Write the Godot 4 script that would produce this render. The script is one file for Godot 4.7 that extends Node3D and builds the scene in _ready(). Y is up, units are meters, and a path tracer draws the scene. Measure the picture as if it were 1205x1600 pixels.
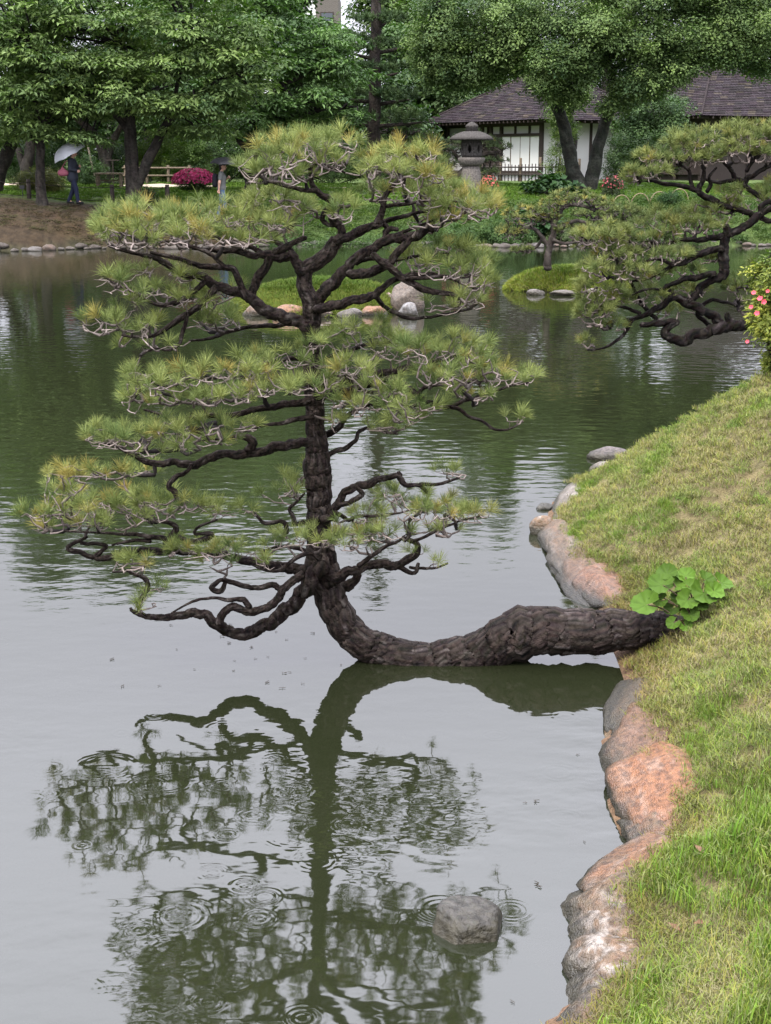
extends Node3D
# A stroll garden in light rain: an old pine grown out low over a pond from a grassy bank.

const FL := 2198.0          # focal length of the photograph in its own pixels
const EYE := 2.5            # eye height over the water
const PITCH := 14.0
var cp := cos(deg_to_rad(PITCH))
var sp := sin(deg_to_rad(PITCH))
var rng := RandomNumberGenerator.new()
var M := {}
var shore := PackedVector2Array()     # near shoreline (x, distance)
var pond := PackedVector2Array()      # the whole pond outline
var wav := FastNoiseLite.new()
var lump := FastNoiseLite.new()
var cells := FastNoiseLite.new()
var used := {}
var footprints := []

func _ready():
	rng.seed = 7
	# ---------------------------------------------------------------- camera, sky, sun, exposure
	var cam := Camera3D.new()
	cam.name = "camera"
	cam.fov = 40.0
	cam.near = 0.1
	cam.far = 900.0
	cam.position = Vector3(0, EYE, 0)
	cam.rotation_degrees = Vector3(-PITCH, 0, 0)
	add_child(cam)
	cam.current = true
	var env := Environment.new()
	env.background_mode = Environment.BG_SKY
	env.tonemap_mode = Environment.TONE_MAPPER_LINEAR
	env.tonemap_exposure = 3.15
	env.sdfgi_enabled = true
	env.ssao_enabled = true
	env.ssil_enabled = true
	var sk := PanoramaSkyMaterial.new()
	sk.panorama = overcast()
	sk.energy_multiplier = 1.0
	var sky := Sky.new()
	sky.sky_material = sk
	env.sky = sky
	var we := WorldEnvironment.new()
	we.name = "environment"
	we.environment = env
	add_child(we)
	var sun := DirectionalLight3D.new()
	sun.name = "sun"
	sun.light_energy = 0.5
	sun.light_angular_distance = 18.0
	sun.light_color = Color(1.0, 0.97, 0.92)
	sun.sky_mode = DirectionalLight3D.SKY_MODE_LIGHT_ONLY
	sun.shadow_enabled = true
	sun.rotation_degrees = Vector3(-58, -35, 0)
	add_child(sun)
	# ---------------------------------------------------------------- setting, then things
	noises()
	materials()
	outlines()
	build_ground()
	build_water()
	build_edge_stones()
	build_bank()
	build_islands()
	build_far_shore()
	build_houses()
	build_far_trees()
	build_understory()
	build_far_garden()
	build_people()
	build_main_pine()
	build_right_pine()
	build_small_pines()
	build_near_plants()

# ==================================================================== helpers
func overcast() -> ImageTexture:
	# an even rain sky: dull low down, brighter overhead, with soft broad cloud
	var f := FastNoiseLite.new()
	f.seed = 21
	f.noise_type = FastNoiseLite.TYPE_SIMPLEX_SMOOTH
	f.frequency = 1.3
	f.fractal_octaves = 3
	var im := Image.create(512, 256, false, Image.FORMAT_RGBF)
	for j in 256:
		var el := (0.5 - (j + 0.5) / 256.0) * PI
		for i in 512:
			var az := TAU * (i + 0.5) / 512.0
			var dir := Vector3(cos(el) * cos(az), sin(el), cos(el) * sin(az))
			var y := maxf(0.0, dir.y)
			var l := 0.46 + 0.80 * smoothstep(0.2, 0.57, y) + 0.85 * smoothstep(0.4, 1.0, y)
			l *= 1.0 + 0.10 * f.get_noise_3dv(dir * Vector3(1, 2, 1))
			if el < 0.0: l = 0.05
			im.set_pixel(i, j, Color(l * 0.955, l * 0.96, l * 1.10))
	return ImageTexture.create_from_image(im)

func lin(r: float, g: float, b: float) -> Color:
	return Color(r, g, b).linear_to_srgb()

func P(u: float, v: float, d: float) -> Vector3:
	var x := (u - 602.5) / FL
	var y := (800.0 - v) / FL
	var t := d / (cp + y * sp)
	return Vector3(x * t, EYE + (y * cp - sp) * t, -d)

func G(u: float, v: float, h: float) -> Vector3:
	var x := (u - 602.5) / FL
	var y := (800.0 - v) / FL
	var t := (h - EYE) / (y * cp - sp)
	return Vector3(x * t, h, -(cp + y * sp) * t)

func mpp(v: float, d: float) -> float:
	return d / (cp + (800.0 - v) / FL * sp) / FL

func rf(a: float, b: float) -> float:
	return rng.randf_range(a, b)

func rdir() -> Vector3:
	var z := rf(-1, 1)
	var a := rf(0, TAU)
	var q := sqrt(1.0 - z * z)
	return Vector3(q * cos(a), z, q * sin(a))

func numbered(called: String) -> String:
	var n: int = used.get(called, 0)
	used[called] = n + 1
	return called if n == 0 else "%s_%03d" % [called, n]

func tag(o: Node3D, label: String, category: String, group := "") -> Node3D:
	o.set_meta("label", label)
	o.set_meta("category", category)
	if group != "":
		o.set_meta("group", group)
	return o

func thing(called: String, label: String, category: String, at := Vector3.ZERO, turn := 0.0, group := "") -> Node3D:
	var o := Node3D.new()
	o.name = numbered(called)
	o.position = at
	o.rotation.y = turn
	add_child(o)
	tag(o, label, category, group)
	return o

func obj(called: String, mesh: Mesh, mat: Material, parent: Node = null) -> MeshInstance3D:
	var o := MeshInstance3D.new()
	o.mesh = mesh
	o.material_override = mat
	if parent == null:
		o.name = numbered(called)
		add_child(o)
	else:
		o.name = called
		parent.add_child(o, true)
	return o

func struct(called: String, mesh: Mesh, mat: Material) -> MeshInstance3D:
	var o := obj(called, mesh, mat)
	o.set_meta("kind", "structure")
	return o

func scatter(called: String, mesh: Mesh, mat: Material, xf: Array[Transform3D], cols: PackedColorArray, parent: Node = null) -> MultiMeshInstance3D:
	var m := MultiMesh.new()
	m.transform_format = MultiMesh.TRANSFORM_3D
	m.use_colors = true
	m.mesh = mesh
	m.instance_count = xf.size()
	for i in xf.size():
		m.set_instance_transform(i, xf[i])
		m.set_instance_color(i, cols[i])
	var o := MultiMeshInstance3D.new()
	o.multimesh = m
	o.material_override = mat
	o.set_meta("kind", "stuff")
	if parent == null:
		o.name = numbered(called)
		add_child(o)
	else:
		o.name = called
		parent.add_child(o, true)
	return o

func facing(axis: Vector3, roll: float) -> Basis:          # a basis whose y is axis
	var y := axis.normalized()
	var x := y.cross(Vector3(0.31, 0.17, 0.93)).normalized()
	var z := x.cross(y)
	return Basis(x, y, z) * Basis(Vector3.UP, roll)

func arrays(v: PackedVector3Array, idx: PackedInt32Array, n = null, c = null, uv = null) -> ArrayMesh:
	var a := []
	a.resize(Mesh.ARRAY_MAX)
	a[Mesh.ARRAY_VERTEX] = v
	a[Mesh.ARRAY_INDEX] = idx
	if n != null: a[Mesh.ARRAY_NORMAL] = n
	if c != null: a[Mesh.ARRAY_COLOR] = c
	if uv != null: a[Mesh.ARRAY_TEX_UV] = uv
	var m := ArrayMesh.new()
	m.add_surface_from_arrays(Mesh.PRIMITIVE_TRIANGLES, a)
	return m

func smooth(v: PackedVector3Array, idx: PackedInt32Array, c = null) -> ArrayMesh:   # shared normals
	var st := SurfaceTool.new()
	st.begin(Mesh.PRIMITIVE_TRIANGLES)
	for i in v.size():
		if c != null: st.set_color(c[i])
		st.add_vertex(v[i])
	for i in idx: st.add_index(i)
	st.generate_normals()
	return st.commit()

class Soup:                                               # collects tubes, boxes and quads into one mesh
	var v := PackedVector3Array()
	var n := PackedVector3Array()
	var c := PackedColorArray()
	var i := PackedInt32Array()
	func tube(pts: PackedVector3Array, rad: PackedFloat32Array, sides: int, col: Color, cap := true):
		var k := pts.size()
		if k < 2: return
		var t := (pts[1] - pts[0]).normalized()
		var nn := t.cross(Vector3(0.23, 0.41, 0.88)).normalized()
		var base := v.size()
		for p in k:
			var tt: Vector3 = (pts[mini(p + 1, k - 1)] - pts[maxi(p - 1, 0)]).normalized()
			nn = (nn - tt * nn.dot(tt)).normalized()
			var b := tt.cross(nn)
			for s in sides:
				var a := TAU * s / sides
				var d := nn * cos(a) + b * sin(a)
				v.append(pts[p] + d * rad[p])
				n.append(d)
				c.append(col)
		for p in k - 1:
			for s in sides:
				var a := base + p * sides + s
				var b2 := base + p * sides + (s + 1) % sides
				i.append_array(PackedInt32Array([a, a + sides, b2, b2, a + sides, b2 + sides]))
		if cap:
			for e in 2:
				var q := v.size()
				var at := base + (k - 1) * sides * e
				var out := (pts[k - 1] - pts[k - 2]).normalized() if e == 1 else (pts[0] - pts[1]).normalized()
				v.append(pts[(k - 1) * e])
				n.append(out)
				c.append(col)
				for s in sides:
					v.append(v[at + s]); n.append(out); c.append(col)
				for s in sides:
					var s2 := (s + 1) % sides
					if e == 1: i.append_array(PackedInt32Array([q, q + 1 + s2, q + 1 + s]))
					else: i.append_array(PackedInt32Array([q, q + 1 + s, q + 1 + s2]))
	func rod(a: Vector3, b: Vector3, r: float, sides: int, col: Color, r2 := -1.0):
		tube(PackedVector3Array([a, b]), PackedFloat32Array([r, r if r2 < 0 else r2]), sides, col)
	func quad(a: Vector3, b: Vector3, cc: Vector3, d: Vector3, col: Color):      # clockwise from the front
		var q := v.size()
		var nn := (cc - a).cross(b - a).normalized()
		if nn.length() < 0.5: nn = (d - a).cross(cc - a).normalized()
		for p in [a, b, cc, d]:
			v.append(p); n.append(nn); c.append(col)
		i.append_array(PackedInt32Array([q, q + 1, q + 2, q, q + 2, q + 3]))
	func box(t: Transform3D, s: Vector3, col: Color, bev := 0.0):
		var h := s * 0.5
		var q := h - Vector3.ONE * bev
		for ax in 3:
			for sg in [-1.0, 1.0]:
				var n1 := Vector3.ZERO; n1[ax] = sg
				var e1 := Vector3.ZERO; e1[(ax + 1) % 3] = 1.0
				var e2 := Vector3.ZERO; e2[(ax + 2) % 3] = sg
				var o := n1 * h[ax]
				var a1: float = q[(ax + 1) % 3]
				var a2: float = q[(ax + 2) % 3]
				quad(t * (o - e1 * a1 - e2 * a2), t * (o - e1 * a1 + e2 * a2), t * (o + e1 * a1 + e2 * a2), t * (o + e1 * a1 - e2 * a2), col)
				if bev > 0.0:
					for g in [-1.0, 1.0]:                       # one chamfer per edge pair
						var m1 := Vector3.ZERO; m1[(ax + 1) % 3] = g
						var f := n1 * h[ax] + m1 * q[(ax + 1) % 3]
						var f2 := n1 * q[ax] + m1 * h[(ax + 1) % 3]
						var l := Vector3.ZERO; l[(ax + 2) % 3] = q[(ax + 2) % 3]
						if sg * g > 0: quad(t * (f - l), t * (f + l), t * (f2 + l), t * (f2 - l), col)
						else: quad(t * (f + l), t * (f - l), t * (f2 - l), t * (f2 + l), col)
	func mesh() -> ArrayMesh:
		var a := []
		a.resize(Mesh.ARRAY_MAX)
		a[Mesh.ARRAY_VERTEX] = v
		a[Mesh.ARRAY_NORMAL] = n
		a[Mesh.ARRAY_COLOR] = c
		a[Mesh.ARRAY_INDEX] = i
		var m := ArrayMesh.new()
		m.add_surface_from_arrays(Mesh.PRIMITIVE_TRIANGLES, a)
		return m

func boxm(s: Vector3, col := Color.WHITE, bev := 0.0) -> ArrayMesh:
	var q := Soup.new()
	q.box(Transform3D.IDENTITY, s, col, bev)
	return q.mesh()

func noises():
	wav.seed = 11
	wav.noise_type = FastNoiseLite.TYPE_SIMPLEX_SMOOTH
	wav.frequency = 1.0
	wav.fractal_type = FastNoiseLite.FRACTAL_NONE
	lump.seed = 5
	lump.noise_type = FastNoiseLite.TYPE_SIMPLEX_SMOOTH
	lump.frequency = 1.0
	lump.fractal_octaves = 4
	cells.seed = 9
	cells.noise_type = FastNoiseLite.TYPE_CELLULAR
	cells.cellular_return_type = FastNoiseLite.RETURN_DISTANCE2_SUB
	cells.frequency = 1.0
	cells.fractal_type = FastNoiseLite.FRACTAL_NONE

func grain(size: int, freq: float, sd: int, ramp: Gradient = null, kind := FastNoiseLite.TYPE_SIMPLEX_SMOOTH, oct := 5, cell := FastNoiseLite.RETURN_DISTANCE) -> ImageTexture:
	var f := FastNoiseLite.new()
	f.seed = sd
	f.noise_type = kind
	f.cellular_return_type = cell
	f.frequency = freq
	f.fractal_octaves = oct
	var im := f.get_seamless_image(size, size)
	if ramp != null:
		var b := im.get_data()
		var lut := PackedByteArray()
		for k in 256:
			var q := ramp.sample(k / 255.0)
			lut.append_array(PackedByteArray([int(q.r * 255), int(q.g * 255), int(q.b * 255)]))
		var o := PackedByteArray()
		o.resize(size * size * 3)
		for k in size * size:
			var w := b[k] * 3
			o[k * 3] = lut[w]; o[k * 3 + 1] = lut[w + 1]; o[k * 3 + 2] = lut[w + 2]
		im = Image.create_from_data(size, size, false, Image.FORMAT_RGB8, o)
	return ImageTexture.create_from_image(im)

func ramp(cols: Array) -> Gradient:
	var g := Gradient.new()
	var off := PackedFloat32Array()
	var cc := PackedColorArray()
	for k in cols.size():
		off.append(cols[k][0])
		cc.append(cols[k][1])
	g.offsets = off
	g.colors = cc
	return g

func mat(called: String, col: Color, rough := 0.9, spec := 0.5, vc := false) -> StandardMaterial3D:
	var m := StandardMaterial3D.new()
	m.resource_name = called
	m.albedo_color = col
	m.roughness = rough
	m.metallic_specular = spec
	m.vertex_color_use_as_albedo = vc
	m.cull_mode = BaseMaterial3D.CULL_DISABLED
	M[called] = m
	return m

func relief(m: StandardMaterial3D, tex: Texture2D, cm: float, scale: float, albedo: Texture2D = null):
	m.uv1_triplanar = true
	m.uv1_scale = Vector3.ONE * scale
	if tex != null:
		m.heightmap_enabled = true
		m.heightmap_texture = tex
		m.heightmap_scale = cm
	if albedo != null:
		m.albedo_texture = albedo

func grey(a: float, b: float) -> Gradient:
	return ramp([[0.0, lin(a, a, a)], [1.0, lin(b, b, b)]])

func materials():
	var fine := grain(512, 0.02, 3)
	var fine2 := grain(512, 0.05, 13)
	var crack := grain(512, 0.018, 4, null, FastNoiseLite.TYPE_CELLULAR, 3, FastNoiseLite.RETURN_DISTANCE2_SUB)
	var mottle := grain(512, 0.012, 8, ramp([[0.25, lin(0.45, 0.45, 0.45)], [0.5, lin(0.8, 0.8, 0.8)], [0.75, lin(1, 1, 1)]]))
	relief(mat("bark", lin(1, 1, 1), 0.75, 0.2, true), crack, 0.7, 4.0, mottle)
	relief(mat("limb", lin(1, 1, 1), 0.85, 0.16, true), crack, 0.5, 9.0, mottle)
	relief(mat("twig", lin(1, 1, 1), 0.85, 0.3, true), null, 0.0, 6.0, mottle)
	relief(mat("far_bark", lin(1, 1, 1), 0.85, 0.3, true), crack, 2.5, 1.6, mottle)
	var nd := mat("needle", lin(1, 1, 1), 0.6, 0.2, true)
	nd.backlight_enabled = true
	nd.backlight = Color(0.35, 0.38, 0.2)
	var lf := mat("leaf", lin(1, 1, 1), 0.5, 0.28, true)
	lf.backlight_enabled = true
	lf.backlight = Color(0.55, 0.7, 0.25)
	var gs := mat("grass", lin(1, 1, 1), 0.7, 0.18, true)
	gs.backlight_enabled = true
	gs.backlight = Color(0.5, 0.55, 0.3)
	var pl := mat("petal", lin(1, 1, 1), 0.6, 0.3, true)
	pl.backlight_enabled = true
	pl.backlight = Color(0.5, 0.3, 0.35)
	relief(mat("stone", lin(1, 1, 1), 0.6, 0.4, true), fine, 1.2, 3.0, mottle)
	relief(mat("wet_stone", lin(1, 1, 1), 0.38, 0.5, true), fine2, 1.0, 4.0, mottle)
	relief(mat("soil", lin(1, 1, 1), 0.95, 0.3, true), fine2, 2.0, 2.0, mottle)
	relief(mat("ground", lin(1, 1, 1), 0.95, 0.3, true), fine, 3.0, 0.6, mottle)
	relief(mat("granite", lin(0.15, 0.135, 0.12), 0.9, 0.2), fine2, 0.8, 2.5, mottle)
	relief(mat("dark_granite", lin(0.065, 0.06, 0.055), 0.9, 0.2), fine2, 0.8, 2.5, mottle)
	relief(mat("plaster", lin(0.46, 0.45, 0.44), 0.9, 0.3), fine, 0.3, 0.5)
	mat("paper", lin(0.58, 0.575, 0.56), 0.8, 0.3)
	relief(mat("timber", lin(0.035, 0.026, 0.022), 0.7, 0.35), fine2, 0.3, 2.0)
	relief(mat("pale_wood", lin(0.17, 0.135, 0.095), 0.8, 0.3), fine2, 0.3, 3.0, mottle)
	relief(mat("bamboo", lin(0.22, 0.17, 0.10), 0.6, 0.4), null, 0, 3.0, mottle)
	relief(mat("shingle", lin(1, 1, 1), 0.95, 0.12, true), fine2, 3.0, 1.2, mottle)
	relief(mat("concrete", lin(0.6, 0.6, 0.6), 0.9, 0.3), fine, 0.5, 0.2)
	var gl := mat("window_glass", lin(0.05, 0.06, 0.07), 0.1, 0.6)
	gl.metallic = 0.0
	mat("black_metal", lin(0.02, 0.02, 0.022), 0.5, 0.4)
	mat("path", lin(0.34, 0.28, 0.21), 0.95, 0.2)
	mat("skin", lin(0.42, 0.25, 0.18), 0.6, 0.35)
	mat("hair", lin(0.012, 0.01, 0.01), 0.5, 0.4)
	mat("cloth", lin(1, 1, 1), 0.9, 0.2, true)
	var vi := mat("vinyl", Color(0.80, 0.81, 0.84, 0.8), 0.3, 0.5)
	vi.transparency = BaseMaterial3D.TRANSPARENCY_ALPHA
	mat("debris", lin(0.03, 0.022, 0.012), 0.8, 0.3)

# ==================================================================== outlines and heights
func outlines():
	for p in [Vector2(-2.5, 1.2), Vector2(-0.6, 2.0), Vector2(0.1, 2.9)]: shore.append(p)
	for p in [[848, 1600], [880, 1572], [890, 1530], [896, 1490], [885, 1440], [882, 1415], [905, 1390], [940, 1362], [985, 1325], [966, 1300], [945, 1258], [950, 1235], [962, 1215],
		[940, 1170], [937, 1145], [948, 1100], [972, 1065], [962, 1030], [950, 1000], [930, 950], [897, 935], [868, 905], [852, 880], [850, 850], [845, 825], [862, 785], [885, 758]]:
		var g := G(p[0], p[1], 0.0)
		shore.append(Vector2(g.x, -g.z))
	for p in [Vector2(1.75, 11.1), Vector2(2.6, 11.3), Vector2(5, 11.4), Vector2(9, 11.5)]: shore.append(p)
	pond = shore.duplicate()
	for p in [Vector2(14, 13), Vector2(20, 22), Vector2(23, 36), Vector2(20, 42.5)]: pond.append(p)
	for p in [[1205, 383], [1080, 386], [900, 381], [760, 384], [660, 381], [540, 379], [420, 383], [300, 388], [150, 388], [60, 391], [0, 392]]:
		var g := G(p[0], p[1], 0.0)
		pond.append(Vector2(g.x, -g.z))
	for p in [Vector2(-17, 40.5), Vector2(-23, 33), Vector2(-22, 18), Vector2(-15, 4), Vector2(-6, -0.5)]: pond.append(p)

func edge_distance(line: PackedVector2Array, p: Vector2, closed: bool) -> float:
	var best := 1e9
	var k := line.size()
	for i in (k if closed else k - 1):
		var a := line[i]
		var ab := line[(i + 1) % k] - a
		var q := a + ab * clampf((p - a).dot(ab) / ab.length_squared(), 0.0, 1.0)
		best = minf(best, q.distance_squared_to(p))
	return sqrt(best)

func in_pond(p: Vector2) -> bool:
	return Geometry2D.is_point_in_polygon(p, pond)

func bank_profile(s: float, p: Vector2) -> float:       # s: metres inland from the near shoreline, negative over water
	if s <= 0.0:
		return maxf(-0.55, s * 0.9) - 0.02
	var a := 1.25 * (1.0 + 0.15 * smoothstep(1.8, 2.8, p.x))
	var h := 0.025 * minf(1.0, s / 0.05) + a * (1.0 - exp(-pow(s / 1.3, 1.5)))
	return h + lump.get_noise_2d(p.x * 1.3, p.y * 1.3) * 0.05 * smoothstep(0.1, 0.6, s)

var bg := PackedFloat32Array()     # near bank heights and inland distances on a grid
var bs := PackedFloat32Array()
const BX0 := -0.3
const BD0 := 0.6
const BC := 0.06
const BNX := 110
const BND := 190

func bank_h(x: float, d: float) -> float:
	var fx := clampf((x - BX0) / BC, 0, BNX - 1.01)
	var fd := clampf((d - BD0) / BC, 0, BND - 1.01)
	var i := int(fx)
	var j := int(fd)
	var a := fx - i
	var b := fd - j
	var k := j * BNX + i
	return lerpf(lerpf(bg[k], bg[k + 1], a), lerpf(bg[k + BNX], bg[k + BNX + 1], a), b)

func bank_s(x: float, d: float) -> float:
	var i := int(clampf((x - BX0) / BC, 0, BNX - 1))
	var j := int(clampf((d - BD0) / BC, 0, BND - 1))
	return bs[j * BNX + i]

func on_bank(u: float, v: float) -> Vector3:           # where the sight line through a pixel meets the near bank
	var d := 2.5
	while d < 12.0:
		var p := P(u, v, d)
		if p.y < bank_h(p.x, d):
			return Vector3(p.x, bank_h(p.x, d), -d)
		d += 0.02
	return P(u, v, 9.0)

func land(x: float, d: float) -> float:                # the wide ground
	var p := Vector2(x, d)
	var s := edge_distance(pond, p, true)
	if in_pond(p):
		return -0.04 - minf(0.75, s * 0.5)
	if d < 13.0 and x > -3.0:
		return bank_profile(s, p) - 0.10
	return 0.05 + 1.6 * (1.0 - exp(-s / 2.4)) + lump.get_noise_2d(x * 0.25, d * 0.25) * 0.12 * smoothstep(0.5, 3.0, s) + lump.get_noise_2d(x * 0.02, d * 0.02) * 2.0 * smoothstep(60, 160, s)

func build_ground():
	var xs := PackedFloat32Array()
	var ds := PackedFloat32Array()
	var x := -420.0
	while x < 420.0:
		xs.append(x)
		x += 0.5 if absf(x) < 26.0 else maxf(1.0, absf(x) * 0.12) if x > 0 else clampf(absf(x + 26.0) * 0.2, 0.5, 60.0)
	var d := -60.0
	while d < 640.0:
		ds.append(d)
		d += 0.5 if (d > 38.0 and d < 62.0) else 1.0 if (d > -6 and d < 75) else 6.0 if d < 110 else 25.0
	var v := PackedVector3Array()
	var c := PackedColorArray()
	var idx := PackedInt32Array()
	for j in ds.size():
		for i in xs.size():
			var h := land(xs[i], ds[j])
			v.append(Vector3(xs[i], h, -ds[j]))
			var n := lump.get_noise_2d(xs[i] * 0.6 + 40, ds[j] * 0.6) * 0.5 + 0.5
			var col := Color(0.05, 0.085, 0.022).lerp(Color(0.085, 0.12, 0.03), n)
			if h < 0.0:
				col = Color(0.05, 0.05, 0.028).lerp(Color(0.03, 0.032, 0.018), n)
			elif ds[j] > 38 and ds[j] < 45.4 and xs[i] < -3.0:
				col = Color(0.034, 0.023, 0.014).lerp(Color(0.052, 0.038, 0.020), n)
			c.append(col)
	var w := xs.size()
	for j in ds.size() - 1:
		for i in w - 1:
			var a := j * w + i
			idx.append_array(PackedInt32Array([a, a + w, a + 1, a + 1, a + w, a + w + 1]))
	struct("ground", smooth(v, idx, c), M.ground)

func wave_at(x: float, d: float) -> float:
	# wind ripples: a calm belt near the bank and rougher water beyond the pine
	var rough := 0.16 + 0.84 * smoothstep(7.0, 10.5, d) * (0.45 + 0.55 * smoothstep(-0.3, 0.5, wav.get_noise_2d(x * 0.22 + 3.0, d * 0.16)))
	rough += 0.75 * smoothstep(-0.25, 0.45, wav.get_noise_2d(x * 0.55 + 9.0, d * 0.55)) * (1.0 - smoothstep(1.0, 2.2, absf(x + 0.1))) * (1.0 - smoothstep(5.5, 6.6, d))
	var a := wav.get_noise_2d(x * 2.6, d * 5.2) * 0.0011 + wav.get_noise_2d(x * 6.5 + 50, d * 11.0) * 0.0005
	a += wav.get_noise_2d(x * 16.0 + 90, d * 24.0) * 0.00022
	return a * rough

func build_water():
	# near sheet, with the rings of raindrops; far sheet, wind ripples only
	var n1 := 1536
	var x0 := -4.2
	var d0 := 2.2
	var side := 9.2
	var h := PackedFloat32Array()
	h.resize(n1 * n1)
	for j in n1:
		var dd := d0 + side * (1.0 - (j + 0.5) / n1)
		for i in n1:
			h[j * n1 + i] = wave_at(x0 + side * (i + 0.5) / n1, dd)
	var px := side / n1
	for k in 100:
		var cx := rf(x0, x0 + side * 0.7)
		var cd := rf(d0, d0 + side)
		if k % 3 > 0:
			cx = rf(-1.5, 1.0)
			cd = rf(3.4, 6.4)
		var rad := rf(0.012, 0.075) if k % 5 > 0 else rf(0.03, 0.13)
		var amp := (0.00011 if k % 5 > 0 else 0.00007) * (0.35 + 0.65 * exp(-rad / 0.12))
		var wl := rf(0.018, 0.03)
		var ci := int((cx - x0) / px)
		var cj := int((1.0 - (cd - d0) / side) * n1)
		var reach := int((rad + wl * 2.6) / px) + 1
		for j in range(maxi(0, cj - reach), mini(n1, cj + reach)):
			for i in range(maxi(0, ci - reach), mini(n1, ci + reach)):
				var q := sqrt(float((i - ci) * (i - ci) + (j - cj) * (j - cj))) * px - rad
				if absf(q) < wl * 2.5:
					h[j * n1 + i] += amp * cos(TAU * q / wl) * exp(-q * q / (wl * wl * 1.6))
	M["near_water"] = water_mat("near_water", h, n1)
	struct("pond_water", sheet(x0, x0 + side, d0, d0 + side, 0.0), M.near_water)
	var n2 := 2048
	var fx0 := -25.0
	var fs := 50.0
	var fd0 := -4.0
	var g := PackedFloat32Array()
	g.resize(n2 * n2)
	for j in n2:
		var dd := fd0 + fs * (1.0 - (j + 0.5) / n2)
		for i in n2:
			var xx := fx0 + fs * (i + 0.5) / n2
			if absf(xx) < 2.0 + 0.36 * dd and dd > 8.0:
				g[j * n2 + i] = wave_at(xx, dd)
	M["water"] = water_mat("water", g, n2)
	# four strips round the near sheet, butted edge to edge
	var q := Soup.new()
	var uvs := PackedVector2Array()
	for r in [[fx0, fx0 + fs, d0 + side, fd0 + fs], [fx0, fx0 + fs, fd0, d0], [fx0, x0, d0, d0 + side], [x0 + side, fx0 + fs, d0, d0 + side]]:
		q.quad(Vector3(r[0], 0, -r[2]), Vector3(r[0], 0, -r[3]), Vector3(r[1], 0, -r[3]), Vector3(r[1], 0, -r[2]), Color.WHITE)
		for p in [[r[0], r[2]], [r[0], r[3]], [r[1], r[3]], [r[1], r[2]]]:
			uvs.append(Vector2((p[0] - fx0) / fs, 1.0 - (p[1] - fd0) / fs))
	struct("pond_water", arrays(q.v, q.i, q.n, null, uvs), M.water)

func water_mat(called: String, h: PackedFloat32Array, n: int) -> StandardMaterial3D:
	var hi := 0.0
	for k in range(0, h.size(), 7): hi = maxf(hi, absf(h[k]))
	hi *= 1.15
	for k in h.size(): h[k] = clampf(0.5 + 0.5 * h[k] / hi, 0.0, 1.0)
	var im := Image.create_from_data(n, n, false, Image.FORMAT_RF, h.to_byte_array())
	var m := mat(called, Color.WHITE, 0.03, 0.63)
	var c := lin(0.0112, 0.0136, 0.0060)
	m.albedo_color = Color(c.r, c.g, c.b, 0.92)
	m.transparency = BaseMaterial3D.TRANSPARENCY_ALPHA
	m.heightmap_enabled = true
	m.heightmap_texture = ImageTexture.create_from_image(im)
	m.heightmap_scale = 200.0 * hi
	m.texture_repeat = false
	return m

func sheet(xa: float, xb: float, da: float, db: float, y: float) -> ArrayMesh:
	return arrays(PackedVector3Array([Vector3(xa, y, -da), Vector3(xa, y, -db), Vector3(xb, y, -db), Vector3(xb, y, -da)]), PackedInt32Array([0, 1, 2, 0, 2, 3]),
		PackedVector3Array([Vector3.UP, Vector3.UP, Vector3.UP, Vector3.UP]), null, PackedVector2Array([Vector2(0, 1), Vector2(0, 0), Vector2(1, 0), Vector2(1, 1)]))

# ==================================================================== the near bank
func blade_mesh(count: int, spread: float, tall: float, wide: float, straw: float, lean: float) -> ArrayMesh:
	var v := PackedVector3Array()
	var c := PackedColorArray()
	var idx := PackedInt32Array()
	for k in count:
		var a := rf(0, TAU)
		var base := Vector3(cos(a), 0, sin(a)) * spread * sqrt(rng.randf())
		var h := tall * rf(0.45, 1.1)
		var b := rf(0, TAU)
		var out := Vector3(cos(b), 0, sin(b)) * h * rf(0.1, lean)
		var w := Vector3(-sin(b + rf(-1, 1)), 0, cos(b)) * wide * rf(0.6, 1.2)
		var mid := base + out * 0.35 + Vector3.UP * h * 0.6
		var tip := base + out + Vector3.UP * h * rf(0.75, 1.0)
		var n := v.size()
		v.append_array(PackedVector3Array([base - w * 0.5, base + w * 0.5, mid - w * 0.42, mid + w * 0.42, tip]))
		var col := Color(0.62, 1.0, 0.34).lerp(Color(1.0, 1.15, 0.5), rng.randf())
		if rng.randf() < straw:
			col = Color(2.3, 1.6, 2.1).lerp(Color(1.5, 0.95, 1.0), rng.randf())
		for e in 5: c.append(col)
		idx.append_array(PackedInt32Array([n, n + 2, n + 1, n + 1, n + 2, n + 3, n + 2, n + 4, n + 3]))
	return arrays(v, idx, null, c)

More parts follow.
